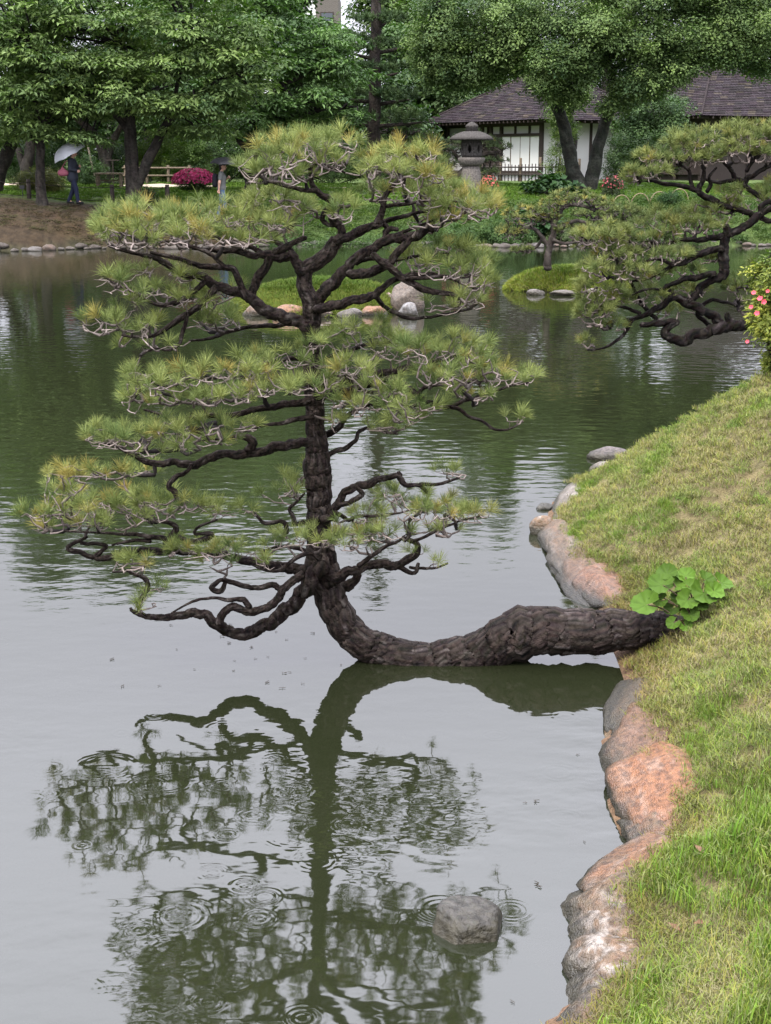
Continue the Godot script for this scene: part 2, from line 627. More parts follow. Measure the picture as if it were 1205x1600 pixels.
func build_bank():
	bg.resize(BNX * BND)
	bs.resize(BNX * BND)
	var v := PackedVector3Array()
	var c := PackedColorArray()
	var idx := PackedInt32Array()
	for j in BND:
		for i in BNX:
			var p := Vector2(BX0 + i * BC, BD0 + j * BC)
			var s := edge_distance(shore, p, false) * (-1.0 if in_pond(p) else 1.0)
			var h := bank_profile(s, p)
			bs[j * BNX + i] = s
			bg[j * BNX + i] = h
			v.append(Vector3(p.x, h, -p.y))
			var n := lump.get_noise_2d(p.x * 4, p.y * 4) * 0.5 + 0.5
			var col := Color(0.13, 0.10, 0.05).lerp(Color(0.17, 0.15, 0.07), n)
			if s < 0.12: col = Color(0.12, 0.075, 0.045).lerp(Color(0.16, 0.10, 0.06), n)
			if s < 0.0: col = Color(0.16, 0.13, 0.085).lerp(Color(0.05, 0.05, 0.03), clampf(-s / 0.5, 0, 1))
			c.append(col)
	for j in BND - 1:
		for i in BNX - 1:
			var a := j * BNX + i
			idx.append_array(PackedInt32Array([a, a + BNX, a + 1, a + 1, a + BNX, a + BNX + 1]))
	struct("grass_bank", smooth(v, idx, c), M.soil)
	# turf
	var lush := blade_mesh(100, 0.075, 0.043, 0.0026, 0.26, 0.9)
	var dry := blade_mesh(100, 0.08, 0.030, 0.0026, 0.55, 1.8)
	var tall := blade_mesh(14, 0.03, 0.095, 0.0036, 0.12, 0.7)
	var x1: Array[Transform3D] = []
	var x2: Array[Transform3D] = []
	var x3: Array[Transform3D] = []
	var c1 := PackedColorArray()
	var c2 := PackedColorArray()
	var c3 := PackedColorArray()
	for k in 26000:
		var d := rf(2.2, 11.6)
		var x := rf(0.3, 4.2)
		if x > 0.36 * d + 0.25: continue
		var s := bank_s(x, d)
		if s < 0.10 + 0.07 * lump.get_noise_2d(x * 6, d * 6): continue
		var at := Vector3(x, bank_h(x, d) - 0.004, -d)
		if s < 0.4:
			var covered := false
			for fp in footprints:
				var e: Vector3 = (at - fp[0]) * Basis(Vector3.UP, fp[3])
				if (e.x / fp[1]) ** 2 + (e.z / fp[2]) ** 2 < 0.62 + 0.25 * lump.get_noise_2d(x * 14, d * 14): covered = true
			if covered: continue
		var patch := lump.get_noise_2d(x * 1.6 + 20, d * 1.1) + 0.5 * lump.get_noise_2d(x * 5, d * 5)
		# the foot of the slope near the camera and the crest are greener than the middle
		patch += 0.35 * (1.0 - smoothstep(4.2, 5.6, d)) + 0.25 * (1.0 - smoothstep(0.1, 0.6, s)) * smoothstep(7.0, 8.5, d) - 0.30 - 0.22 * smoothstep(5.4, 6.4, d) * (1.0 - smoothstep(8.5, 10.0, d)) * smoothstep(0.3, 0.9, s)
		var t := rf(0.75, 1.2)
		var green := Color(0.100 * t, 0.142 * t, 0.044 * t).lerp(Color(0.175 * t, 0.188 * t, 0.072 * t), rng.randf())
		var up := (Vector3.UP + Vector3(rf(-0.25, 0.25), 0, rf(-0.25, 0.25))).normalized()
		var b := facing(up, rf(0, TAU))
		if lump.get_noise_2d(x * 2.4 + 70, d * 2.0) > 0.36 and rng.randf() < 0.8: continue     # trodden bare spots
		var worn := (1.0 - smoothstep(0.14, 0.40, s + 0.10 * lump.get_noise_2d(x * 5, d * 5))) * (0.75 if d < 8.5 else 0.3)
		worn = maxf(worn, 0.8 * (1.0 - smoothstep(0.10, 0.30, Vector2(x - 1.36, d - 6.85).length())))
		if worn > 0.3: patch = minf(patch, -0.12)
		if patch > 0.0:
			var z := rf(0.7, 1.15) * (1.25 if d < 4.8 else 0.85)
			x1.append(Transform3D(b.scaled(Vector3(1, 1, 1) * z), at))
			c1.append(green)
			if rng.randf() < 0.13:
				x3.append(Transform3D(b.scaled(Vector3(1, 1, 1) * rf(0.6, 1.15)), at))
				c3.append(green * 1.1)
		else:
			x2.append(Transform3D(b.scaled(Vector3(1, rf(0.7, 1.2), 1) * rf(0.8, 1.2)), at))
			c2.append(green.lerp(Color(0.225, 0.180, 0.110), clampf(-patch * 1.2 + 0.35 * lump.get_noise_2d(x * 9, d * 9), 0, 0.75)).lerp(Color(0.135, 0.085, 0.048), worn * rf(0.5, 1.0)))
	for part in [["lush_grass", lush, x1, c1], ["dry_grass", dry, x2, c2], ["tall_grass", tall, x3, c3]]:
		var o := scatter(part[0], part[1], M.grass, part[2], part[3])
		tag(o, {"lush_grass": "soft green turf covering the sloping bank", "dry_grass": "short straw coloured turf in worn patches of the bank", "tall_grass": "longer upright grass blades standing out of the bank turf"}[part[0]], "grass")

# ==================================================================== stones
func rock_mesh(sd: int, size: Vector3, facets: int, rugged: float, ca: Color, cb: Color, spot: Color, spots: float, wet_y: float, wet: Color, res := 26, tilt := 0.0) -> ArrayMesh:
	var r := RandomNumberGenerator.new()
	r.seed = sd
	var pl: Array[Vector3] = []
	var ph := PackedFloat32Array()
	if facets == 0:                                             # a squared boulder with a flat top
		for e in [[Vector3(0.06, 1, 0.12), 0.60], [Vector3(-0.75, 0.42, 0.5), 0.74], [Vector3(0.95, 0.1, 0.3), 0.84], [Vector3(0.05, 0.22, 1), 0.78], [Vector3(0.2, 0.2, -1), 0.8], [Vector3(-1, 0.1, -0.3), 0.86], [Vector3(0.6, 0.6, 0.5), 0.86], [Vector3(-0.3, 0.75, 0.75), 0.76]]:
			pl.append(e[0].normalized())
			ph.append(e[1])
		facets = pl.size()
	for k in (0 if pl.size() > 0 else facets):
		var z := r.randf_range(-0.6, 1.0)
		var a := r.randf_range(0, TAU)
		pl.append(Vector3(sqrt(1 - z * z) * cos(a), z, sqrt(1 - z * z) * sin(a)))
		ph.append(r.randf_range(0.62, 0.95))
	var v := PackedVector3Array()
	var c := PackedColorArray()
	var idx := PackedInt32Array()
	var rows := res
	var cols := res * 2
	var off := Vector3(sd * 1.7, sd * 0.9, sd * 2.3)
	for j in rows + 1:
		var t := PI * j / rows
		for i in cols + 1:
			var a := TAU * (i % cols) / cols
			var n := Vector3(sin(t) * cos(a), cos(t), sin(t) * sin(a))
			var q := 1.0
			for k in facets:
				var dn := n.dot(pl[k])
				if dn > 0.05:
					var lim := ph[k] / dn
					if lim < q + 0.25:
						var hh := clampf(0.5 + 0.5 * (q - lim) / 0.028, 0, 1)
						q = lerpf(q, lim, hh) - 0.028 * hh * (1 - hh)
			q += rugged * (lump.get_noise_3dv(n * 1.6 + off) * 0.8 + lump.get_noise_3dv(n * 5.0 + off) * 0.28)
			var p := n * q * size
			v.append(p)
			var w := lump.get_noise_3dv(n * 2.4 + off * 1.3) * 0.5 + 0.5
			var col := ca.lerp(cb, clampf(w * 1.6 - 0.3, 0, 1))
			var s := lump.get_noise_3dv(n * 2.0 + off * 2.1) + 0.35 * lump.get_noise_3dv(n * 9.0 + off) - 0.30 * n.z
			col = col.lerp(spot, clampf((s - 0.25 + spots * 0.6) * 3.0, 0, 1) * clampf(spots * 2.0, 0, 1))
			var wy := p.y * cos(tilt) - p.z * sin(tilt) - wet_y + lump.get_noise_3dv(n * 4.0 + off) * 0.02
			col = col.lerp(wet, 1.0 - smoothstep(0.03, 0.105, wy))
			c.append(col)
	for j in rows:
		for i in cols:
			var a := j * (cols + 1) + i
			var b := a + cols + 1
			idx.append_array(PackedInt32Array([a, a + 1, b, a + 1, b + 1, b]))
	return smooth(v, idx, c)

func stone(label: String, sd: int, at: Vector3, size: Vector3, turn: float, ca: Color, cb: Color, spot: Color, spots: float, rugged := 0.12, facets := 9, group := "", called := "bank_stone", m := "stone", tilt := 0.0) -> MeshInstance3D:
	var o := obj(called, rock_mesh(sd, size, facets, rugged, ca, cb, spot, spots, -at.y, Color(0.036, 0.032, 0.020), 26, tilt), M[m])
	o.position = at
	o.rotation = Vector3(tilt, turn, 0)
	tag(o, label, "stone", group)
	return o

func build_edge_stones():
	var orange := Color(0.215, 0.094, 0.042)
	var clay := Color(0.165, 0.094, 0.050)
	var pale := Color(0.33, 0.29, 0.25)
	var grit := Color(0.105, 0.080, 0.050)
	# label, waterline pixel a -> b (the stone lies along that stretch), inland width, height, colours
	var list := [
		["low grey stone at the pond edge in the very bottom corner of the bank", 840, 1640, 886, 1560, 0.13, 0.13, grit, clay, pale, 0.15],
		["pale topped lumpy edge stone just above the bottom of the photo", 884, 1575, 893, 1515, 0.15, 0.15, clay, grit, pale, 0.42],
		["small pale edge stone between two grey streaked ones near the bottom", 890, 1532, 897, 1482, 0.13, 0.155, grit, clay, pale, 0.45],
		["grey streaked edge stone with a rounded white top below the long orange slab", 898, 1500, 884, 1432, 0.15, 0.16, grit, clay, pale, 0.40],
		["grey brown corner stone where the bank juts out into the pond near the bottom", 884, 1440, 905, 1386, 0.17, 0.17, grit, clay, pale, 0.2],
		["long orange slab with a white rim slanting up the bank edge", 900, 1398, 985, 1325, 0.15, 0.17, orange, clay, pale, 0.16],
		["rounded grey foot stone wedged under the big orange stone", 985, 1332, 962, 1290, 0.15, 0.15, grit, orange, pale, 0.15],
		["biggest bright orange edge stone with a white streak on its water side", 972, 1308, 948, 1222, 0.20, 0.24, orange, Color(0.24, 0.11, 0.05), pale, 0.14],
		["reddish brown ribbed edge stone above the biggest orange one", 960, 1220, 938, 1140, 0.16, 0.19, Color(0.135, 0.072, 0.042), clay, pale, 0.05],
		["dark brown earth covered stone at the bank edge below the trunk", 940, 1140, 968, 1070, 0.14, 0.13, Color(0.14, 0.09, 0.05), grit, clay, 0.1],
		["wide pinkish orange ribbed slab at the bank edge just behind the trunk", 935, 952, 888, 922, 0.18, 0.22, Color(0.165, 0.092, 0.052), orange, pale, 0.12],
		["pinkish slab with grass over its top up the edge from the trunk", 900, 938, 862, 896, 0.16, 0.20, Color(0.145, 0.085, 0.050), clay, pale, 0.15],
		["grey and pink edge stone at the narrow part of the bank", 866, 905, 850, 862, 0.14, 0.17, grit, clay, pale, 0.15],
		["small pale edge stone behind the round boulder at the bank tip", 850, 862, 846, 828, 0.12, 0.15, grit, clay, pale, 0.2],
		["whitish stone half under the grass at the far tip of the bank", 852, 812, 880, 768, 0.14, 0.14, grit, pale, pale, 0.2],
	]
	var k := 0
	for s in list:
		k += 1
		var a := G(s[1], s[2], 0.0)
		var b := G(s[3], s[4], 0.0)
		var along := (b - a)
		var inland := along.cross(Vector3.UP).normalized()
		var at: Vector3 = (a + b) * 0.5 + inland * (s[5] * 0.82)
		at.y = s[6] * 0.22
		footprints.append([at, along.length() * 0.60, s[5] * 0.72, atan2(-along.z, along.x)])
		stone(s[0], 20 + k, at, Vector3(along.length() * 0.88, s[6] * 0.46, s[5] * 1.15), atan2(-along.z, along.x), s[7], s[8], s[9], s[10] * 1.1, 0.14, 17, "", "bank_stone", "wet_stone", -0.36)
	var bo := G(848, 832, 0.0)
	stone("round grey boulder standing in the water at the bank tip", 61, bo + Vector3(0, 0.02, 0), Vector3(0.105, 0.10, 0.09), 0.3, grit, clay, pale, 0.3, 0.06, 5, "", "boulder")
	stone("small dark wet stone barely above water off the bank tip", 62, G(850, 794, 0.0) + Vector3(0, -0.01, 0), Vector3(0.085, 0.05, 0.07), 0.1, Color(0.06, 0.055, 0.05), grit, grit, 0.0, 0.1, 7, "", "boulder", "wet_stone")
	stone("flat grey stone against the far grassy edge of the bank", 63, G(945, 738, 0.0) + Vector3(0.0, 0.02, 0), Vector3(0.13, 0.07, 0.1), 0.2, grit, Color(0.26, 0.24, 0.22), pale, 0.1, 0.12, 7, "", "boulder")
	stone("dark brown flat rock lying in the pond beyond the bank crest", 64, G(952, 716, 0.0) + Vector3(0, 0.015, 0), Vector3(0.195, 0.085, 0.13), -0.1, Color(0.09, 0.075, 0.07), Color(0.14, 0.12, 0.11), grit, 0.0, 0.12, 8, "", "boulder")
	# the boulder in open water at the bottom, and one drowned beside it
	stone("grey angular boulder with a pale flat top alone in the water at the bottom", 18, G(732, 1462, 0.0) + Vector3(0, 0.012, -0.05), Vector3(0.128, 0.094, 0.12), 0.1, Color(0.034, 0.032, 0.029), Color(0.078, 0.075, 0.070), Color(0.15, 0.146, 0.138), 0.12, 0.05, 0, "", "boulder")
	stone("brown stone drowned just below the surface left of the angular boulder", 19, G(635, 1430, 0.0) + Vector3(0, -0.10, 0), Vector3(0.15, 0.07, 0.10), 0.4, Color(0.30, 0.17, 0.09), Color(0.22, 0.13, 0.08), clay, 0.1, 0.15, 7, "", "boulder")

func build_islands():
	# grassy spit in mid pond and the round islet to its right: domes with a low earth edge
	mound("grassy_islet", G(884, 452, 0.0), 1.25, 0.70, 0.42, Color(0.09, 0.11, 0.03), 3)
	mound("grassy_spit", G(500, 478, 0.0), 1.60, 1.9, 0.42, Color(0.06, 0.07, 0.03), 4)
	var grit := Color(0.11, 0.092, 0.075)
	var clay := Color(0.17, 0.105, 0.066)
	var pale := Color(0.19, 0.16, 0.14)
	var list := [
		["large grey brown boulder at the right end of the grassy spit", 637, 488, 0.29, 0.42, 0.25, grit, Color(0.12, 0.09, 0.07), clay, 0.1],
		["small smooth grey boulder in front of the large one on the spit", 640, 495, 0.19, 0.17, 0.15, Color(0.2, 0.2, 0.2), grit, pale, 0.1],
		["pinkish tan stone on the grass of the spit beside the large boulder", 612, 483, 0.17, 0.22, 0.16, clay, pale, pale, 0.1],
		["orange flat stone at the front edge of the spit right of the trunk", 585, 493, 0.26, 0.13, 0.14, Color(0.23, 0.105, 0.045), clay, pale, 0.1],
		["grey white flat stone at the water edge of the spit near the trunk", 547, 497, 0.22, 0.12, 0.13, Color(0.12, 0.112, 0.104), grit, pale, 0.2],
		["orange brown slab at the water edge of the spit left of the trunk", 455, 495, 0.33, 0.15, 0.16, Color(0.22, 0.105, 0.05), clay, pale, 0.1],
		["brown stone at the left end of the grassy spit", 398, 494, 0.24, 0.14, 0.15, clay, grit, pale, 0.15],
		["tan stone hidden behind the pine trunk at the spit edge", 502, 496, 0.2, 0.12, 0.13, clay, pale, pale, 0.1],
		["grey flat stone under the left edge of the round islet", 838, 461, 0.18, 0.09, 0.12, grit, Color(0.15, 0.14, 0.13), pale, 0.3],
		["dark flat stone under the front of the round islet", 880, 462, 0.26, 0.085, 0.13, grit, Color(0.16, 0.14, 0.12), pale, 0.05],
		["dark stone under the right edge of the round islet behind needles", 925, 460, 0.20, 0.085, 0.12, grit, Color(0.16, 0.14, 0.12), pale, 0.05],
	]
	var k := 0
	for s in list:
		k += 1
		var at := G(s[1], s[2], 0.0)
		at.y = s[4] * 0.35
		at.z -= s[5] * 0.6
		stone(s[0], 80 + k, at, Vector3(s[3], s[4], s[5]), rf(-0.25, 0.25), s[6], s[7], s[8], s[9], 0.1, 8, "", "shore_stone")

func mound(called: String, at: Vector3, rx: float, rz: float, h: float, col: Color, sd: int):
	var v := PackedVector3Array()
	var c := PackedColorArray()
	var idx := PackedInt32Array()
	var rows := 22
	var cols := 64
	for j in rows + 1:
		var q := float(j) / rows
		for i in cols + 1:
			var a := TAU * (i % cols) / cols
			var wob := 1.0 + 0.10 * lump.get_noise_2d(cos(a) * 1.3 + sd * 7, sin(a) * 1.3)
			var y := h * (1.0 - pow(q, 2.6)) + 0.05 * (1.0 - q) * lump.get_noise_2d(cos(a) * q * 3 + sd, sin(a) * q * 3)
			if q > 0.93: y = lerpf(h * (1.0 - pow(0.93, 2.6)), -0.25, (q - 0.93) / 0.07)
			v.append(Vector3(cos(a) * q * rx * wob, y, sin(a) * q * rz * wob))
			c.append(col if q < 0.93 else Color(0.06, 0.045, 0.03))
	for j in rows:
		for i in cols:
			var a := j * (cols + 1) + i
			var b := a + cols + 1
			idx.append_array(PackedInt32Array([a, a + 1, b, a + 1, b + 1, b]))
	var o := struct(called, smooth(v, idx, c), M.soil)
	o.position = at
	var tuft := blade_mesh(60, 0.12, 0.10, 0.010, 0.12, 1.2)
	var xf: Array[Transform3D] = []
	var cc := PackedColorArray()
	for k in int(900 * rx * rz + 300):
		var q := sqrt(rng.randf()) * 0.96
		var a := rf(0, TAU)
		var wob := 1.0 + 0.10 * lump.get_noise_2d(cos(a) * 1.3 + sd * 7, sin(a) * 1.3)
		var p := at + Vector3(cos(a) * q * rx * wob, h * (1.0 - pow(minf(q, 0.93), 2.6)) - 0.01, sin(a) * q * rz * wob)
		var out := Vector3(cos(a), 0, sin(a)) * smoothstep(0.6, 1.0, q) * 1.2
		xf.append(Transform3D(facing(Vector3.UP + out + Vector3(rf(-0.2, 0.2), 0, rf(-0.2, 0.2)), rf(0, TAU)).scaled(Vector3.ONE * rf(0.6, 1.1)), p))
		var n := lump.get_noise_2d(p.x * 3, p.z * 3) * 0.5 + 0.5
		cc.append((Color(0.11, 0.135, 0.045) if sd == 3 else Color(0.060, 0.078, 0.030)).lerp(Color(0.23, 0.21, 0.07) if sd == 3 else Color(0.14, 0.125, 0.052), clampf(n + (q - 0.75), 0, 1)))
	tag(scatter("islet_grass", tuft, M.grass, xf, cc), "grass growing over the " + ("round islet" if sd == 3 else "long spit in mid pond"), "grass")

# ==================================================================== far shore
func build_far_shore():
	# edging stones in a row along the far waterline; each is a thing
	var kinds: Array[ArrayMesh] = []
	for k in 5:
		kinds.append(rock_mesh(140 + k, Vector3(1, 0.72, 0.85), 6, 0.10, [Color(0.14, 0.12, 0.10), Color(0.10, 0.092, 0.08), Color(0.165, 0.115, 0.088), Color(0.17, 0.16, 0.15), Color(0.06, 0.05, 0.04)][k], Color(0.10, 0.085, 0.07), Color(0.30, 0.27, 0.25), 0.08, -0.25, Color(0.05, 0.045, 0.035), 8))
	var u := -30.0
	while u < 1235.0:
		var v := 392.0 - 4.0 * smoothstep(60, 160, u) - 6.0 * smoothstep(380, 440, u) + 4.0 * smoothstep(660, 760, u)
		if u > 900: v = 384.0
		for row in 2:
			if row == 1 and rng.randf() < 0.35: continue
			var r := rf(0.07, 0.17) if u > 120 else rf(0.09, 0.22)
			var at := G(u + rf(-3, 3), v - row * 7.0 + rf(-1, 1), 0.0)
			at.y = maxf(0.02, land(at.x, -at.z) * 0.6) + r * 0.1 + row * 0.12
			var kd := rng.randi() % 5
			var o := obj("edging_stone", kinds[kd], M.stone)
			o.position = at
			o.scale = Vector3(r * rf(0.9, 1.6), r * rf(0.7, 1.0), r)
			o.rotation.y = rf(-0.5, 0.5)
			var marks := ["cut off by the left edge", "below the slender mossy cherry", "below the person with the clear umbrella", "below the forked cherry", "below the pink azalea", "left of the pine's upper trunk", "right of the pine's upper trunk", "below the lantern", "left of the islet pine", "right of the islet pine", "behind the right hand pine", "by the right edge"]
			var ends := [10, 90, 150, 230, 330, 480, 620, 760, 850, 930, 1120]
			var mk := 0
			while mk < ends.size() and u > ends[mk]: mk += 1
			tag(o, "%s %s far shore stone, %s row, %s" % ["small" if r < 0.11 else "larger", ["tan", "grey", "pinkish", "pale", "brown"][kd], "lower" if row == 0 else "upper", marks[mk]], "stone", "edging stones along the far waterline")
		u += rf(9.0, 15.0) if u > 120 else rf(12, 22)
	# plants creeping over the slopes
	var low := clump_mesh(26, 0.16, 0.6, 0.055, 0.03, 0.9)
	var xf: Array[Transform3D] = []
	var cc := PackedColorArray()
	var xg: Array[Transform3D] = []
	var cg := PackedColorArray()
	for k in 9000:
		var uu := rf(-40, 1245)
		var d := rf(42.3, 47.5)
		var p := P(uu, 330, d)
		var h := land(p.x, d)
		if h < 0.06: continue
		var at := Vector3(p.x, h, -d)
		var b := facing(Vector3.UP + rdir() * 0.3, rf(0, TAU)).scaled(Vector3.ONE * rf(0.6, 1.3))
		var n := lump.get_noise_2d(p.x * 0.5, d * 0.9)
		if uu < 350:
			if d > 45.0 or rng.randf() < 0.35: continue
			xf.append(Transform3D(b.scaled(Vector3(1, 0.5, 1)), at))
			cc.append(Color(0.050, 0.034, 0.017).lerp(Color(0.068, 0.078, 0.026), clampf(0.5 + n * 1.4 + rf(-0.4, 0.4), 0, 1)))
		else:
			var tall := clampf(1.0 - (d - 42.3) / 3.0, 0.25, 1.0) if uu < 900 else 0.35
			xg.append(Transform3D(b.scaled(Vector3(1.1, 0.8 + tall, 1.1)), at + Vector3(0, tall * rf(0.0, 0.5), 0)))
			cg.append(Color(0.045, 0.085, 0.022).lerp(Color(0.085, 0.13, 0.035), clampf(0.5 + n * 1.6 + rf(-0.3, 0.3), 0, 1)))
	tag(scatter("brown_ground_cover", low, M.leaf, xf, cc), "thin brown and olive ground cover on the left far slope", "ground cover")
	tag(scatter("green_ground_cover", low, M.leaf, xg, cg), "dense green undergrowth covering the far slope below the lantern", "undergrowth")
	# lawn blades beyond the left walk, and the path
	var tuft := blade_mesh(40, 0.16, 0.09, 0.02, 0.1, 0.9)
	var xl: Array[Transform3D] = []
	var cl := PackedColorArray()
	for k in 7000:
		var uu := rf(-30, 1240)
		var d := rf(45.6, 56.0)
		var p := P(uu, 300, d)
		if d > 51.0 and d < 53.2 and uu < 360: continue
		xl.append(Transform3D(facing(Vector3.UP, rf(0, TAU)).scaled(Vector3.ONE * rf(0.7, 1.3)), Vector3(p.x, land(p.x, d) - 0.01, -d)))
		cl.append(Color(0.065, 0.105, 0.03).lerp(Color(0.105, 0.15, 0.045), rng.randf()))
	tag(scatter("lawn_grass", tuft, M.grass, xl, cl), "mown green lawn on the far side of the pond", "grass")
	var q := Soup.new()
	for k in 40:
		var xa := -30.0 + k * 0.75
		var ys := [land(xa, 51.2), land(xa, 53.0), land(xa + 0.75, 53.0), land(xa + 0.75, 51.2)]
		q.quad(Vector3(xa, ys[0] + 0.03, -51.2), Vector3(xa, ys[1] + 0.03, -53.0), Vector3(xa + 0.75, ys[2] + 0.03, -53.0), Vector3(xa + 0.75, ys[3] + 0.03, -51.2), Color.WHITE)
	struct("path", q.mesh(), M.path)

func ground_at(u: float, v: float, d: float) -> Vector3:      # the ground below a sight line at that distance
	var p := P(u, v, d)
	return Vector3(p.x, land(p.x, d), -d)

# ==================================================================== foliage
func clump_mesh(count: int, rad: float, flat: float, long: float, wide: float, droop: float) -> ArrayMesh:   # a spray of folded leaves
	var v := PackedVector3Array()
	var c := PackedColorArray()
	var idx := PackedInt32Array()
	for k in count:
		var o := rdir() * rad * pow(rng.randf(), 0.5)
		o.y *= flat
		var a := rf(0, TAU)
		var dir := (Vector3(cos(a), 0, sin(a)) + Vector3(o.x, 0, o.z) / rad * 0.8 + Vector3.DOWN * rf(-0.35, droop)).normalized()
		var side := dir.cross(Vector3.UP + rdir() * 0.55).normalized()
		var up := side.cross(dir)
		var l := long * rf(0.7, 1.25)
		var w := wide * rf(0.75, 1.2)
		var n := v.size()
		v.append_array(PackedVector3Array([o, o + dir * l * 0.45 + side * w * 0.5 + up * w * 0.16, o + dir * l - up * l * 0.1, o + dir * l * 0.45 - side * w * 0.5 + up * w * 0.16]))
		var t := rf(0.7, 1.3)
		var col := Color(t, t, t * rf(0.8, 1.1))
		for e in 4: c.append(col)
		idx.append_array(PackedInt32Array([n, n + 1, n + 2, n, n + 2, n + 3]))
	return arrays(v, idx, null, c)

var leafy := {}

func leaf_kinds():
	rng.seed = 31
	leafy["cherry"] = [clump_mesh(30, 0.46, 0.20, 0.17, 0.070, 0.9), clump_mesh(24, 0.38, 0.25, 0.18, 0.072, 1.1), clump_mesh(36, 0.55, 0.14, 0.155, 0.066, 0.7), clump_mesh(16, 0.30, 0.25, 0.20, 0.075, 1.0)]
	leafy["dense"] = [clump_mesh(50, 0.36, 0.75, 0.10, 0.058, 0.4), clump_mesh(40, 0.28, 0.9, 0.11, 0.060, 0.3), clump_mesh(64, 0.46, 0.6, 0.09, 0.05, 0.5), clump_mesh(26, 0.24, 0.8, 0.12, 0.06, 0.5)]
	leafy["far"] = [clump_mesh(40, 0.75, 0.6, 0.24, 0.14, 0.5), clump_mesh(44, 0.8, 0.7, 0.22, 0.13, 0.4)]
	leafy["shrub"] = [clump_mesh(46, 0.17, 0.8, 0.05, 0.03, 0.1), clump_mesh(46, 0.16, 0.9, 0.055, 0.03, 0.2)]
	leafy["broad"] = [clump_mesh(16, 0.22, 0.5, 0.18, 0.15, 0.5), clump_mesh(14, 0.24, 0.4, 0.2, 0.16, 0.6)]

func crown(parent: Node3D, lobes: Array, kind: String, dark: Color, light: Color, scale := 1.0, called := "crown", hollow := 0.45, mname := "leaf"):
	# lobes: [centre, radii, count]; clumps crowd the outer part of each lobe, in lumps, with gaps
	var kinds: Array = leafy[kind]
	var xs := []
	var cs := []
	for k in kinds.size():
		var e: Array[Transform3D] = []
		xs.append(e)
		cs.append(PackedColorArray())
	var off := Vector3(rf(0, 90), rf(0, 90), rf(0, 90))
	var layer := 2.6 if kind == "cherry" else 1.3
	var gap := 0.0 if kind == "cherry" else -0.14
	for l in lobes:
		var centre: Vector3 = l[0]
		var rad: Vector3 = l[1] * (Vector3(1.0, 0.62, 1.0) if kind == "cherry" else Vector3.ONE)
		var fr := 1.5 / maxf(0.35, minf(rad.x, rad.y))
		for k in int(l[2]):
			var dir := rdir()
			var q := lerpf(hollow, 1.0, pow(rng.randf(), 0.6))
			q *= 1.0 + 0.6 * lump.get_noise_3dv(dir * 1.9 + off + centre)
			var p := centre + dir * rad * q
			var g := lump.get_noise_3dv(p * Vector3(fr, fr * layer, fr) + off)
			if g < gap + 0.1 * rng.randf(): continue
			var up := (Vector3.UP * 0.9 + dir * (0.3 if kind == "cherry" else 0.55) + rdir() * (0.22 if kind == "cherry" else 0.4)).normalized()
			var w := rng.randi() % kinds.size()
			xs[w].append(Transform3D(facing(up, rf(0, TAU)).scaled(Vector3.ONE * rf(0.65, 1.35) * scale), p - parent.position))
			var tone := clampf(0.38 + g * 0.8 + 0.5 * lump.get_noise_3dv(p * 0.45 + off) + rf(-0.38, 0.38), 0, 1)  # noise tone paints shaded canopy interior and lit tips into leaf colour, plus random spread
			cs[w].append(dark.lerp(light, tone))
	for w in kinds.size():
		if xs[w].size() > 0:
			scatter(called, kinds[w], M[mname], xs[w], cs[w], parent)

func path3(spec: String, d: float) -> Array:           # "u v r dd; ..." -> smooth points and radii
	var pp := PackedVector3Array()
	var rr := PackedFloat32Array()
	var off := 0.0
	for s in spec.split(";", false):
		var f := s.strip_edges().split(" ", false)
		if f.size() < 3: continue
		if f.size() > 3: off = float(f[3])
		var dd := d + off
		pp.append(P(float(f[0]), float(f[1]), dd))
		rr.append(float(f[2]) * mpp(float(f[1]), dd))
	return [pp, rr]

func curve(pp: PackedVector3Array, rr: PackedFloat32Array, step: float, wob: float) -> Array:
	var po := PackedVector3Array()
	var ro := PackedFloat32Array()
	var k := pp.size()
	for i in k - 1:
		var p0 := pp[maxi(i - 1, 0)]
		var p1 := pp[i]
		var p2 := pp[i + 1]
		var p3 := pp[mini(i + 2, k - 1)]
		var n := maxi(1, int(ceil(p1.distance_to(p2) / step)))
		for s in n:
			var t := float(s) / n
			po.append(p1.cubic_interpolate(p2, p0, p3, t))
			ro.append(lerpf(rr[i], rr[i + 1], t))
	po.append(pp[k - 1])
	ro.append(rr[k - 1])
	if wob > 0.0:
		for i in range(1, po.size() - 1):
			var q := po[i] / (step * 7.0)
			po[i] += Vector3(lump.get_noise_3dv(q), lump.get_noise_3dv(q + Vector3(50, 0, 0)), lump.get_noise_3dv(q + Vector3(0, 50, 0))) * wob * ro[i]
	return [po, ro]

